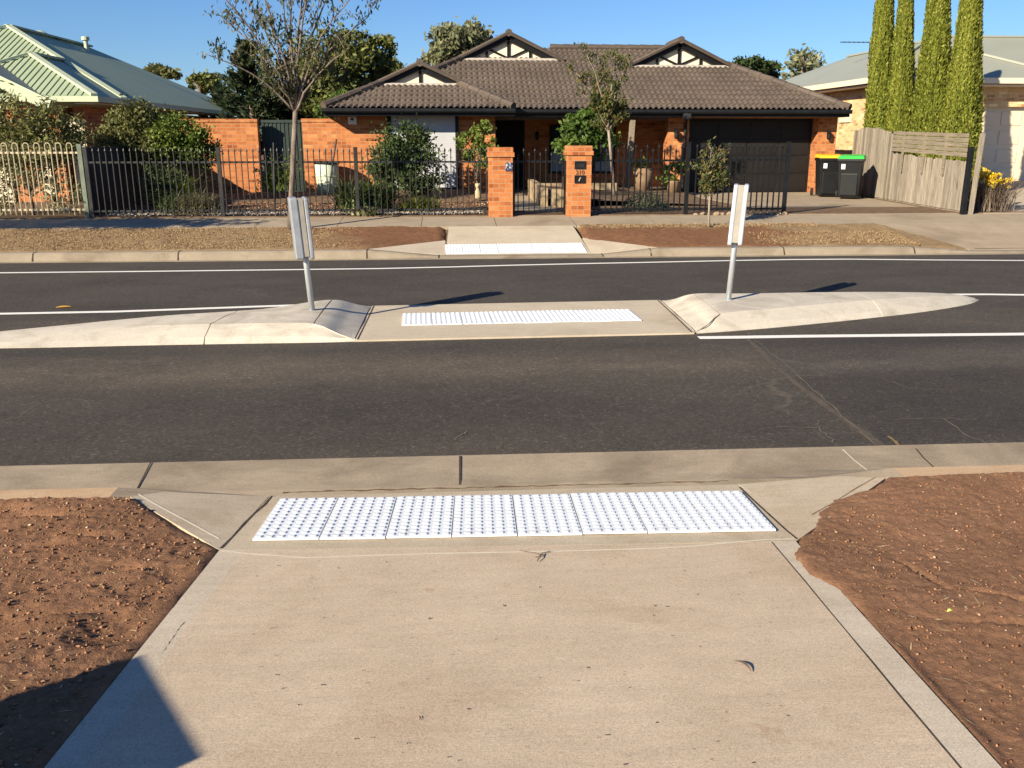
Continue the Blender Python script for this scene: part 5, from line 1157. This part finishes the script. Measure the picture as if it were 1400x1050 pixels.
# ================================================================== TREES AND SHRUBS
def cypress(base, top, r0, rt, h, lab):
    r0 *= 1.07; rt *= 1.05; t = thing('cypress_tree', lab, 'tree', base, 'pencil cypresses behind the paling fence'); b = np.array(base); tp = np.array(top); n = 48000; hz = h * (1 - rng.random(n) ** 1.0 * .998)
    ax = (tp - b) / (tp[2] - b[2])
    def R(z): 
        k = z / h; return np.where(k < .10, r0 * (.75 + 2.5 * k), r0 + (rt - r0) * (k - .10) / .62) * np.sqrt(np.clip((1 - k) / .12, .02, 1))
    th = rng.random(n) * 2 * pi; sd_ = rng.integers(1, 999)
    per = lambda tt, z, s: fbm((np.cos(tt) * 2 + 5) * s, (np.sin(tt) * 2 + 5) * s + z * .7 * s, 3, sd_)
    rr = R(hz) * (.80 + .42 * per(th, hz, 1.5) + .40 * per(th, hz * 1.2, 4.2) + .05 * rng.normal(size=n))
    P = b + ax * hz[:, None] + np.stack([np.cos(th) * rr, np.sin(th) * rr, 0 * rr], 1)
    D = np.stack([np.cos(th) * .45, np.sin(th) * .45, np.ones(n)], 1) + rng.normal(size=(n, 3)) * .28; L = .075 * (.6 + .8 * rng.random(n))
    V, F = leafquads(P, D, L, L * .45, np.stack([np.cos(th), np.sin(th), 0 * th], 1) + rng.normal(size=(n, 3)) * .5)
    npmesh('crown', V, F, LF_CYP, t, np.clip(.5 + per(th, hz, 2.3) * .9 + .25 * rng.normal(size=n), 0, 1))
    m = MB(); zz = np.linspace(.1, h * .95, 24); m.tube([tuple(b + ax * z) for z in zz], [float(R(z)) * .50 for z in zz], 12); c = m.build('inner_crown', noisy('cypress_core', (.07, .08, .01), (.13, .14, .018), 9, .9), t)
    m = MB(); m.tube([tuple(b - (0, 0, .1)), tuple(b + ax * .6)], .09, 8); m.build('trunk', BARK, t)
CY = 24.9
for (CY, pb, pt, rb_, rt_, h, lab) in ((23.9, 1203, 1210, 26, 12.5, 6.6, 'leftmost pencil cypress behind the paling fence, tall and narrow'), (23.3, 1231.5, 1239, 21, 11, 6.3, 'slimmest pencil cypress, second from the left behind the paling fence'), (22.3, 1274, 1283, 29, 17.5, 5.9, 'thick pencil cypress, third from the left behind the paling fence'), (21.4, 1314, 1328, 31, 16.5, 5.9, 'broadest pencil cypress beside the cream garage door')):
    a = gy(pb, 185, CY); c = gy(pt, 0, CY); k = CY / FPX * 1.04
    ax = ((c[0] - a[0]) / (c[2] - a[2])); bx = a[0] - ax * (a[2] - .42)
    cypress((bx, CY, .42), (c[0], CY, c[2]), rb_ * k, rt_ * k * .9, h, lab)

# street tree in front of the left fence: bare upright limbs, few hanging leaves
def sparse_tree(name, lab, base, Y, limbs_px, fork_px, r0, leaf, nleaf, Lf, bark, sub=5, twigp=.35, drop=1.0, grp=None, bare=False):
    t = thing(name, lab, 'tree', base, grp); b = Vector(base); fk = Vector(gy(*fork_px, Y)); m = MB(); pts = [b - Vector((0, 0, .05)), b.lerp(fk, .3), b.lerp(fk, .65), fk]; m.tube(pts, [r0 * 1.2, r0, r0 * .92, r0 * .85], 10); m.build('trunk', bark, t, smooth=True)
    br = MB(); ends = []
    for (px_, py_, dy) in limbs_px:
        e = Vector(gy(px_, py_, Y)); e.y += dy; s = fk + (b - fk) * random.uniform(0, .06); P = []
        for i in range(8):
            q = i / 7; p = s.lerp(e, q); p.z += .10 * (e - s).length * sin(pi * q) * .5; hx = (e - s); p -= Vector((hx.x, hx.y, 0)) * .10 * sin(pi * q); P.append(p + Vector((random.uniform(-1, 1), random.uniform(-1, 1), 0)) * .025 * (0 < i < 7))
        br.tube(P, [r0 * .42 * (1 - .85 * i / 7) + .004 for i in range(8)], 6)
        for k in range(sub):
            i = random.randint(2, 7); q = P[i]; d = Vector((random.uniform(-1, 1), random.uniform(-1, 1), random.uniform(.3, 1.6))).normalized(); ln = (e - s).length * random.uniform(.12, twigp); T = [q + d * ln * j / 4 + Vector((0, 0, -.04 * ln * j * j / 4)) for j in range(5)]
            br.tube(T, [.009, .007, .006, .005, .003], 4); ends += T[1:]
            for k2 in range(2):
                q2 = T[random.randint(1, 4)]; d2 = (d + Vector((random.uniform(-1, 1), random.uniform(-1, 1), random.uniform(-.6, .6))) * .9).normalized(); T2 = [q2 + d2 * ln * .5 * j / 3 for j in range(4)]; br.tube(T2, [.005, .004, .003, .002], 3); ends += T2[1:]
        ends += P[3:]
    br.build('branches', bark, t, smooth=True)
    E_ = np.array([tuple(p) for p in ends]); ci = rng.integers(0, len(E_), nleaf); P = E_[ci] + rng.normal(size=(nleaf, 3)) * .045 + np.array((0, 0, -.025 * drop))
    D = rng.normal(size=(nleaf, 3)) * .55 + np.array((0, 0, -1.0 * drop)); L = Lf * (.6 + .7 * rng.random(nleaf)); V, F = leafquads(P, D, L, L * .38); npmesh('leaves', V, F, leaf, t, rng.random(nleaf)); return t
TB = gz(415, 303, .30)
sparse_tree('street_tree', 'sparse half bare street tree with upright limbs before the left fence', (TB[0], 16.5, .30), 16.5,
    [(297, 22, .3), (283, -30, -.4), (322, -20, .5), (340, -60, -.5), (352, 30, .8), (375, -60, .3), (398, -75, -.3), (418, -80, .5), (440, -60, -.6), (468, -50, .4), (490, -10, -.3), (500, 18, .5), (285, 75, -.5), (330, 70, .6), (455, 60, .7), (478, 75, -.6), (440, 95, .4), (365, 95, -.6)],
    (404, 150), .05, LF_AUT, 4000, .085, BARKU, 9, .24)
sparse_tree('garden_tree', 'thin young tree with bronze and green leaves in front of the porch', (gy(840, 262, 21.6)[0], 21.6, .6), 21.6,
    [(785, 95, .2), (800, 75, -.2), (815, 110, .3), (795, 130, -.3), (828, 95, .2), (842, 70, 0), (852, 95, -.2), (860, 140, .3), (858, 155, -.2), (812, 165, .3), (830, 140, -.3), (846, 150, .3)], (832, 178), .036, LF_AUT2, 4300, .095, BARKP, 8, .26, .8)
sparse_tree('sapling', 'small sapling with bronze tipped leaves on the far verge before the gate', (4.79, 16.48, .31), 16.48,
    [(962, 212, .05), (972, 205, -.05), (985, 212, .05), (990, 228, 0), (958, 235, .05), (966, 225, -.1), (980, 232, .1), (988, 250, 0), (960, 252, 0)], (970, 268), .02, LF_AUT2, 1150, .085, BARKP, 5, .35, .3)

def shrub(name, lab, blobs, n, mat, base, L=.08, W=.045, clumps=50, spread=.22, group=None, r=.03, cat='shrub', shell=.45):
    return tree(name, lab, cat, base, (base[0], base[1], base[2] + .35), blobs, n, mat, BARK, r, group, L, W, clumps, spread, shell, .25, 'leaves', 'stems')
def gbase(px, Y, z=.42): g = gy(px, 250, Y); return (g[0], Y, z)
shrub('oleander_shrub', 'big loose olive green shrub behind the hooped cream fence', [pblob(20, 165, 45, 34, 19.6), pblob(70, 180, 45, 30, 19.7), pblob(-30, 180, 40, 50, 19.6), pblob(40, 205, 55, 22, 19.3)], 12000, LF_OLIVE, gbase(40, 19.6), .12, .032, 150, .2)
shrub('cream_leaved_shrub', 'pale variegated shrub growing through the hooped cream fence', [pblob(30, 235, 38, 30, 18.7, .35), pblob(75, 260, 35, 25, 18.7, .35), pblob(-10, 250, 35, 35, 18.7, .35), pblob(60, 225, 30, 22, 18.8, .35)], 3600, LF_CREAM, gbase(40, 18.7), .08, .035, 70, .22)
shrub('round_shrub', 'upright olive green bush with a thin crown, left of the rounder bush', [pblob(187, 170, 33, 25, 21.2), pblob(170, 195, 30, 24, 21.0), pblob(205, 198, 30, 26, 21)], 10500, LF_OLIVE, gbase(190, 21.2), .075, .045, 80, .2)
shrub('round_shrub', 'rounded bright green bush against the left brick garden wall', [pblob(248, 186, 32, 25, 21.2), pblob(232, 200, 28, 22, 21), pblob(268, 205, 25, 22, 21.2)], 10500, LF_MID, gbase(250, 21.2), .075, .045, 80, .2)
t = thing('strap_leaved_plant', 'yellow green strap leaved clump under the rounded bush', 'plant', gbase(243, 19.6)); strappy('leaves', t, gbase(243, 19.6), 130, .85, .35, LF_YEL, .045, .8)
shrub('low_shrub', 'dark straggling low bush behind the left fence, beside the strap leaved clump', [pblob(222, 250, 24, 22, 19.5), pblob(205, 262, 20, 18, 19.3)], 1800, LF_DARK, gbase(220, 19.4), .07, .035, 40)
t = thing('grass_clump', 'tan and green ornamental grass clump behind the fence post', 'plant', gbase(265, 18.6)); strappy('leaves', t, gbase(265, 18.6), 420, .58, .55, LF_TAN, .012, 1.1)
t = thing('grass_clump', 'dark green grass clump left of the tan ornamental grass', 'plant', gbase(240, 18.7)); strappy('leaves', t, gbase(240, 18.7), 220, .5, .45, LF_STRAP, .016, 1.0)
shrub('low_shrub', 'small green shrub in front of the dark green side gate', [pblob(382, 236, 24, 20, 22.3), pblob(375, 250, 20, 14, 22.2)], 1700, LF_MID, gbase(380, 22.3, .45), .07, .04, 40)
t = thing('agapanthus_clump', 'dense dark green strap leaf clump behind the fence post', 'plant', gbase(497, 18.9)); strappy('leaves', t, gbase(485, 18.9), 230, .80, .45, LF_STRAP, .045, .9); strappy('leaves', t, gbase(512, 19.0), 210, .78, .45, LF_STRAP, .045, .9)
t = thing('succulent', 'pale yellow low succulent at the foot of the fence', 'plant', gbase(500, 18.3)); strappy('leaves', t, gbase(497, 18.25), 120, .2, .35, LF_CREAM, .045, 1.0)
shrub('camellia_bush', 'dense dark green bush in front of the white roller shutter', [pblob(553, 198, 34, 26, 22.3), pblob(540, 225, 34, 30, 22.0), pblob(572, 228, 30, 32, 22.2), pblob(520, 212, 14, 20, 22.0), pblob(560, 255, 26, 14, 22.1)], 9500, LF_DARK, gbase(560, 22.2, .45), .085, .05, 110, .2)
t = thing('grass_clump', 'light green grassy clump below the dark green bush', 'plant', gbase(570, 18.9)); strappy('leaves', t, gbase(562, 18.9), 240, .42, .4, LF_YEL, .018, 1.0); strappy('leaves', t, gbase(582, 19.0), 200, .40, .4, LF_YEL, .018, 1.0)
shrub('upright_shrub', 'small upright shrub between the roller shutter and the gate pillar', [pblob(640, 198, 12, 18, 22.8), pblob(662, 192, 14, 22, 22.8), pblob(655, 215, 20, 16, 22.8), pblob(662, 175, 6, 10, 22.8)], 1900, LF_MID, gbase(652, 22.8, .5), .09, .05, 36)
shrub('bright_leafy_shrub', 'bright green leafy shrub behind the letterbox pillar', [pblob(795, 178, 26, 22, 22.6), pblob(780, 200, 22, 18, 22.5), pblob(815, 195, 24, 20, 22.7), pblob(800, 160, 18, 12, 22.7)], 3400, LF_BRIGHT, gbase(800, 22.6, .5), .12, .07, 70)
shrub('lavender_bush', 'low grey green bush behind the fence, left of the driveway gate', [pblob(882, 276, 22, 13, 18.8), pblob(865, 284, 16, 9, 18.7), pblob(902, 284, 14, 9, 18.8)], 3000, LF_LAV, gbase(882, 18.8), .06, .012, 60)
t = thing('flowering_shrub', 'twiggy grey shrub topped with yellow flowers at the driveway edge', 'shrub', gbase(1352, 18.5)); bb = ORG[t.name]
strappy('twigs', t, tuple(bb), 700, .85, .55, LF_TWIG, .014, .75)
foliage('flowers', [pblob(1345, 240, 13, 10, 18.5), pblob(1360, 247, 12, 9, 18.3), pblob(1376, 250, 10, 7, 18.5), pblob(1338, 230, 10, 6, 18.6)], 900, LF_FLOW, t, .055, .035, 30, .25, .3, .8)

# background trees
def bgtree(name, lab, px, py, blobs_px, Y, n, mat, L=.18, clumps=120, r=.22, spread=.17, W=None, shell=.5):
    b = gy(px, 180, Y); blobs = [pblob(*q, Y + (random.uniform(-1, 1))) for q in blobs_px]
    return tree(name, lab, 'tree', (b[0], Y, .42), (b[0], Y, gy(px, py, Y)[2]), blobs, n, mat, BARK, r, 'trees behind the houses', L, W or L * .5, clumps, spread, shell, .1)
# conifer: tiers of drooping sprays
def conifer(lab, px, top_py, Y, rad, n, lean=0):
    a = gy(px, top_py, Y); base = (a[0] + lean, Y, .42); t = thing('conifer_tree', lab, 'tree', base, 'trees behind the houses'); h = a[2] - .42
    m = MB(); m.tube([(base[0], Y, .3), (a[0], Y, a[2] - .1)], [.2, .03], 8); br = MB(); P = []; D = []; T = []
    for k in range(70):
        q = rng.random() ** .8; z = .42 + h * (.12 + .86 * q); an = rng.random() * 2 * pi; ln = rad * (1 - q) ** .75 * (.55 + .6 * rng.random()) + .15; s = Vector((base[0] + (a[0] - base[0]) * (z / h), Y, z)); e = s + Vector((cos(an) * ln, sin(an) * ln, ln * .25 + .1))
        br.tube([s, s.lerp(e, .5) + Vector((0, 0, .05)), e], [.03, .02, .006], 4); nn = int(n / 70); u = rng.random(nn) ** .7; tone = rng.random() * .6
        for uu in u:
            p = s.lerp(e, uu); P.append((p.x + rng.normal() * .13 * ln * (1.1 - uu), p.y + rng.normal() * .13 * ln, p.z + rng.normal() * .08 - .05)); D.append((cos(an) + rng.normal() * .5, sin(an) + rng.normal() * .5, .5 + rng.normal() * .5)); T.append(tone + .4 * rng.random())
    m.build('trunk', BARK, t, smooth=True); br.build('branches', BARK, t)
    L = .24 * (.6 + .7 * rng.random(len(P))); V, F = leafquads(np.array(P), np.array(D), L, L * .3); npmesh('crown', V, F, LF_CON, t, np.array(T)); return t
conifer('dark conifer with ragged tiers behind the left brick wall, tallest of its group', 338, 55, 33, 2.0, 8000)
conifer('lower dark conifer right of the tallest conifer, behind the side gate', 392, 78, 35, 1.5, 5500)
conifer('lower dark conifer peeping over the green roof left of the tallest conifer', 300, 118, 36, 1.4, 4500)
bgtree('gum_tree', 'dense green tree with two crowns behind the left end of the tiled roof', 465, 120, [(455, 90, 42, 44), (440, 120, 30, 36), (480, 70, 28, 24), (465, 140, 44, 20)], 34, 9000, LF_GUM, .2, 130)
bgtree('gum_tree', 'dark green round crowned tree just left of the smallest gable', 515, 120, [(517, 75, 25, 25), (525, 98, 22, 24), (505, 105, 24, 26), (510, 130, 34, 14)], 36, 7000, LF_GUM, .2, 100)
bgtree('gum_tree', 'yellow green low tree peeping over the left roof edge', 470, 150, [(480, 140, 26, 12), (452, 148, 24, 12)], 30, 2200, LF_BRIGHT, .14, 40)
bgtree('gum_tree', 'pale olive tree rising behind the ridge beside the middle gable', 627, 90, [(628, 62, 34, 26), (605, 78, 24, 18), (655, 66, 18, 18), (622, 45, 16, 9)], 42, 7000, LF_PALE, .24, 90)
bgtree('round_tree', 'dark clipped round tree tops behind the right roof hip', 1032, 105, [(1014, 92, 14, 9), (1032, 92, 15, 11), (1052, 97, 14, 11)], 46, 4200, LF_DARK, .2, 60, .2, .22)
bgtree('pale_tree', 'thin pale leaved tree between the two roofs on the right', 1097, 110, [(1097, 90, 20, 16), (1110, 95, 14, 9), (1082, 104, 12, 8), (1096, 78, 9, 6)], 44, 900, LF_PALE, .26, 40, .10, .28)
bgtree('distant_tree', 'small far tree crown just above the green roof slope', 222, 110, [(215, 96, 14, 5), (230, 101, 16, 5)], 62, 1500, LF_OLIVE, .3, 40)
bgtree('distant_tree', 'far dark tree crown between the green roof and the conifers', 277, 120, [(270, 116, 12, 12), (285, 112, 14, 12), (262, 105, 5, 8)], 58, 1900, LF_GUM, .3, 40)
bgtree('distant_tree', 'far low tree crown behind the side gate', 405, 158, [(400, 150, 50, 12), (360, 150, 40, 12)], 45, 3000, LF_DARK, .25, 60)
# unseen tree added beyond the left edge, crown shaped to shade the far footpath
tree('street_tree', 'low spreading tree added unseen beyond the left edge to shade the far footpath', 'tree', (-10.4, 14.95, .2), (-10.4, 14.9, 1.7), [(-10.8, 14.7, 2.3, 1.2, .45, .34), (-9.4, 14.55, 2.3, 1.2, .4, .32), (-8.3, 14.35, 2.4, .8, .35, .28), (-7.7, 14.25, 2.5, .55, .3, .22)], 9000, LF_GUM, BARKP, .07, None, .1, .05, 140)

# ================================================================== LIGHT, SKY, CAMERA
ELEV = 25.0; AZ = atan2(-.742, -.670)      # the sun stands behind the camera to the left
w = bpy.data.worlds.new('World'); scene.world = w; w.use_nodes = True; nt = w.node_tree
sky = nt.nodes.new('ShaderNodeTexSky'); sky.sky_type = 'NISHITA'; sky.sun_disc = False; sky.sun_elevation = radians(ELEV); sky.sun_rotation = AZ
sky.air_density = 1.0; sky.dust_density = .15; sky.ozone_density = 5.0
bg = nt.nodes['Background']; tint = nt.nodes.new('ShaderNodeMix'); tint.data_type = 'RGBA'; tint.blend_type = 'MULTIPLY'; tint.inputs[0].default_value = 1; tint.inputs[7].default_value = (.82, 1.0, 1.26, 1); nt.links.new(sky.outputs[0], tint.inputs[6]); nt.links.new(tint.outputs[2], bg.inputs['Color']); bg.inputs['Strength'].default_value = .05
L = bpy.data.lights.new('sun', 'SUN'); L.energy = 5.0; L.angle = radians(.5); L.color = (1, .88, .67)
so = bpy.data.objects.new('sun', L); COL.objects.link(so)
dirv = Vector((.742 * cos(radians(ELEV)), .670 * cos(radians(ELEV)), -sin(radians(ELEV)))); so.rotation_euler = dirv.to_track_quat('-Z', 'Y').to_euler(); so.location = (-10, -10, 12)
cam = bpy.data.cameras.new('camera'); cam.sensor_width = 36; cam.sensor_fit = 'HORIZONTAL'; cam.lens = FPX / 1400 * 36; cam.clip_end = 2000; cam.clip_start = .05
co = bpy.data.objects.new('camera', cam); COL.objects.link(co); co.location = (0, 0, CZ); co.rotation_euler = (pi / 2 - PIT, 0, -YAW); scene.camera = co
scene.view_settings.view_transform = 'Standard'; scene.view_settings.look = 'None'; scene.view_settings.gamma = 1; scene.view_settings.exposure = 1.08
scene.cycles.max_bounces = 6; scene.cycles.diffuse_bounces = 2; scene.cycles.transmission_bounces = 3
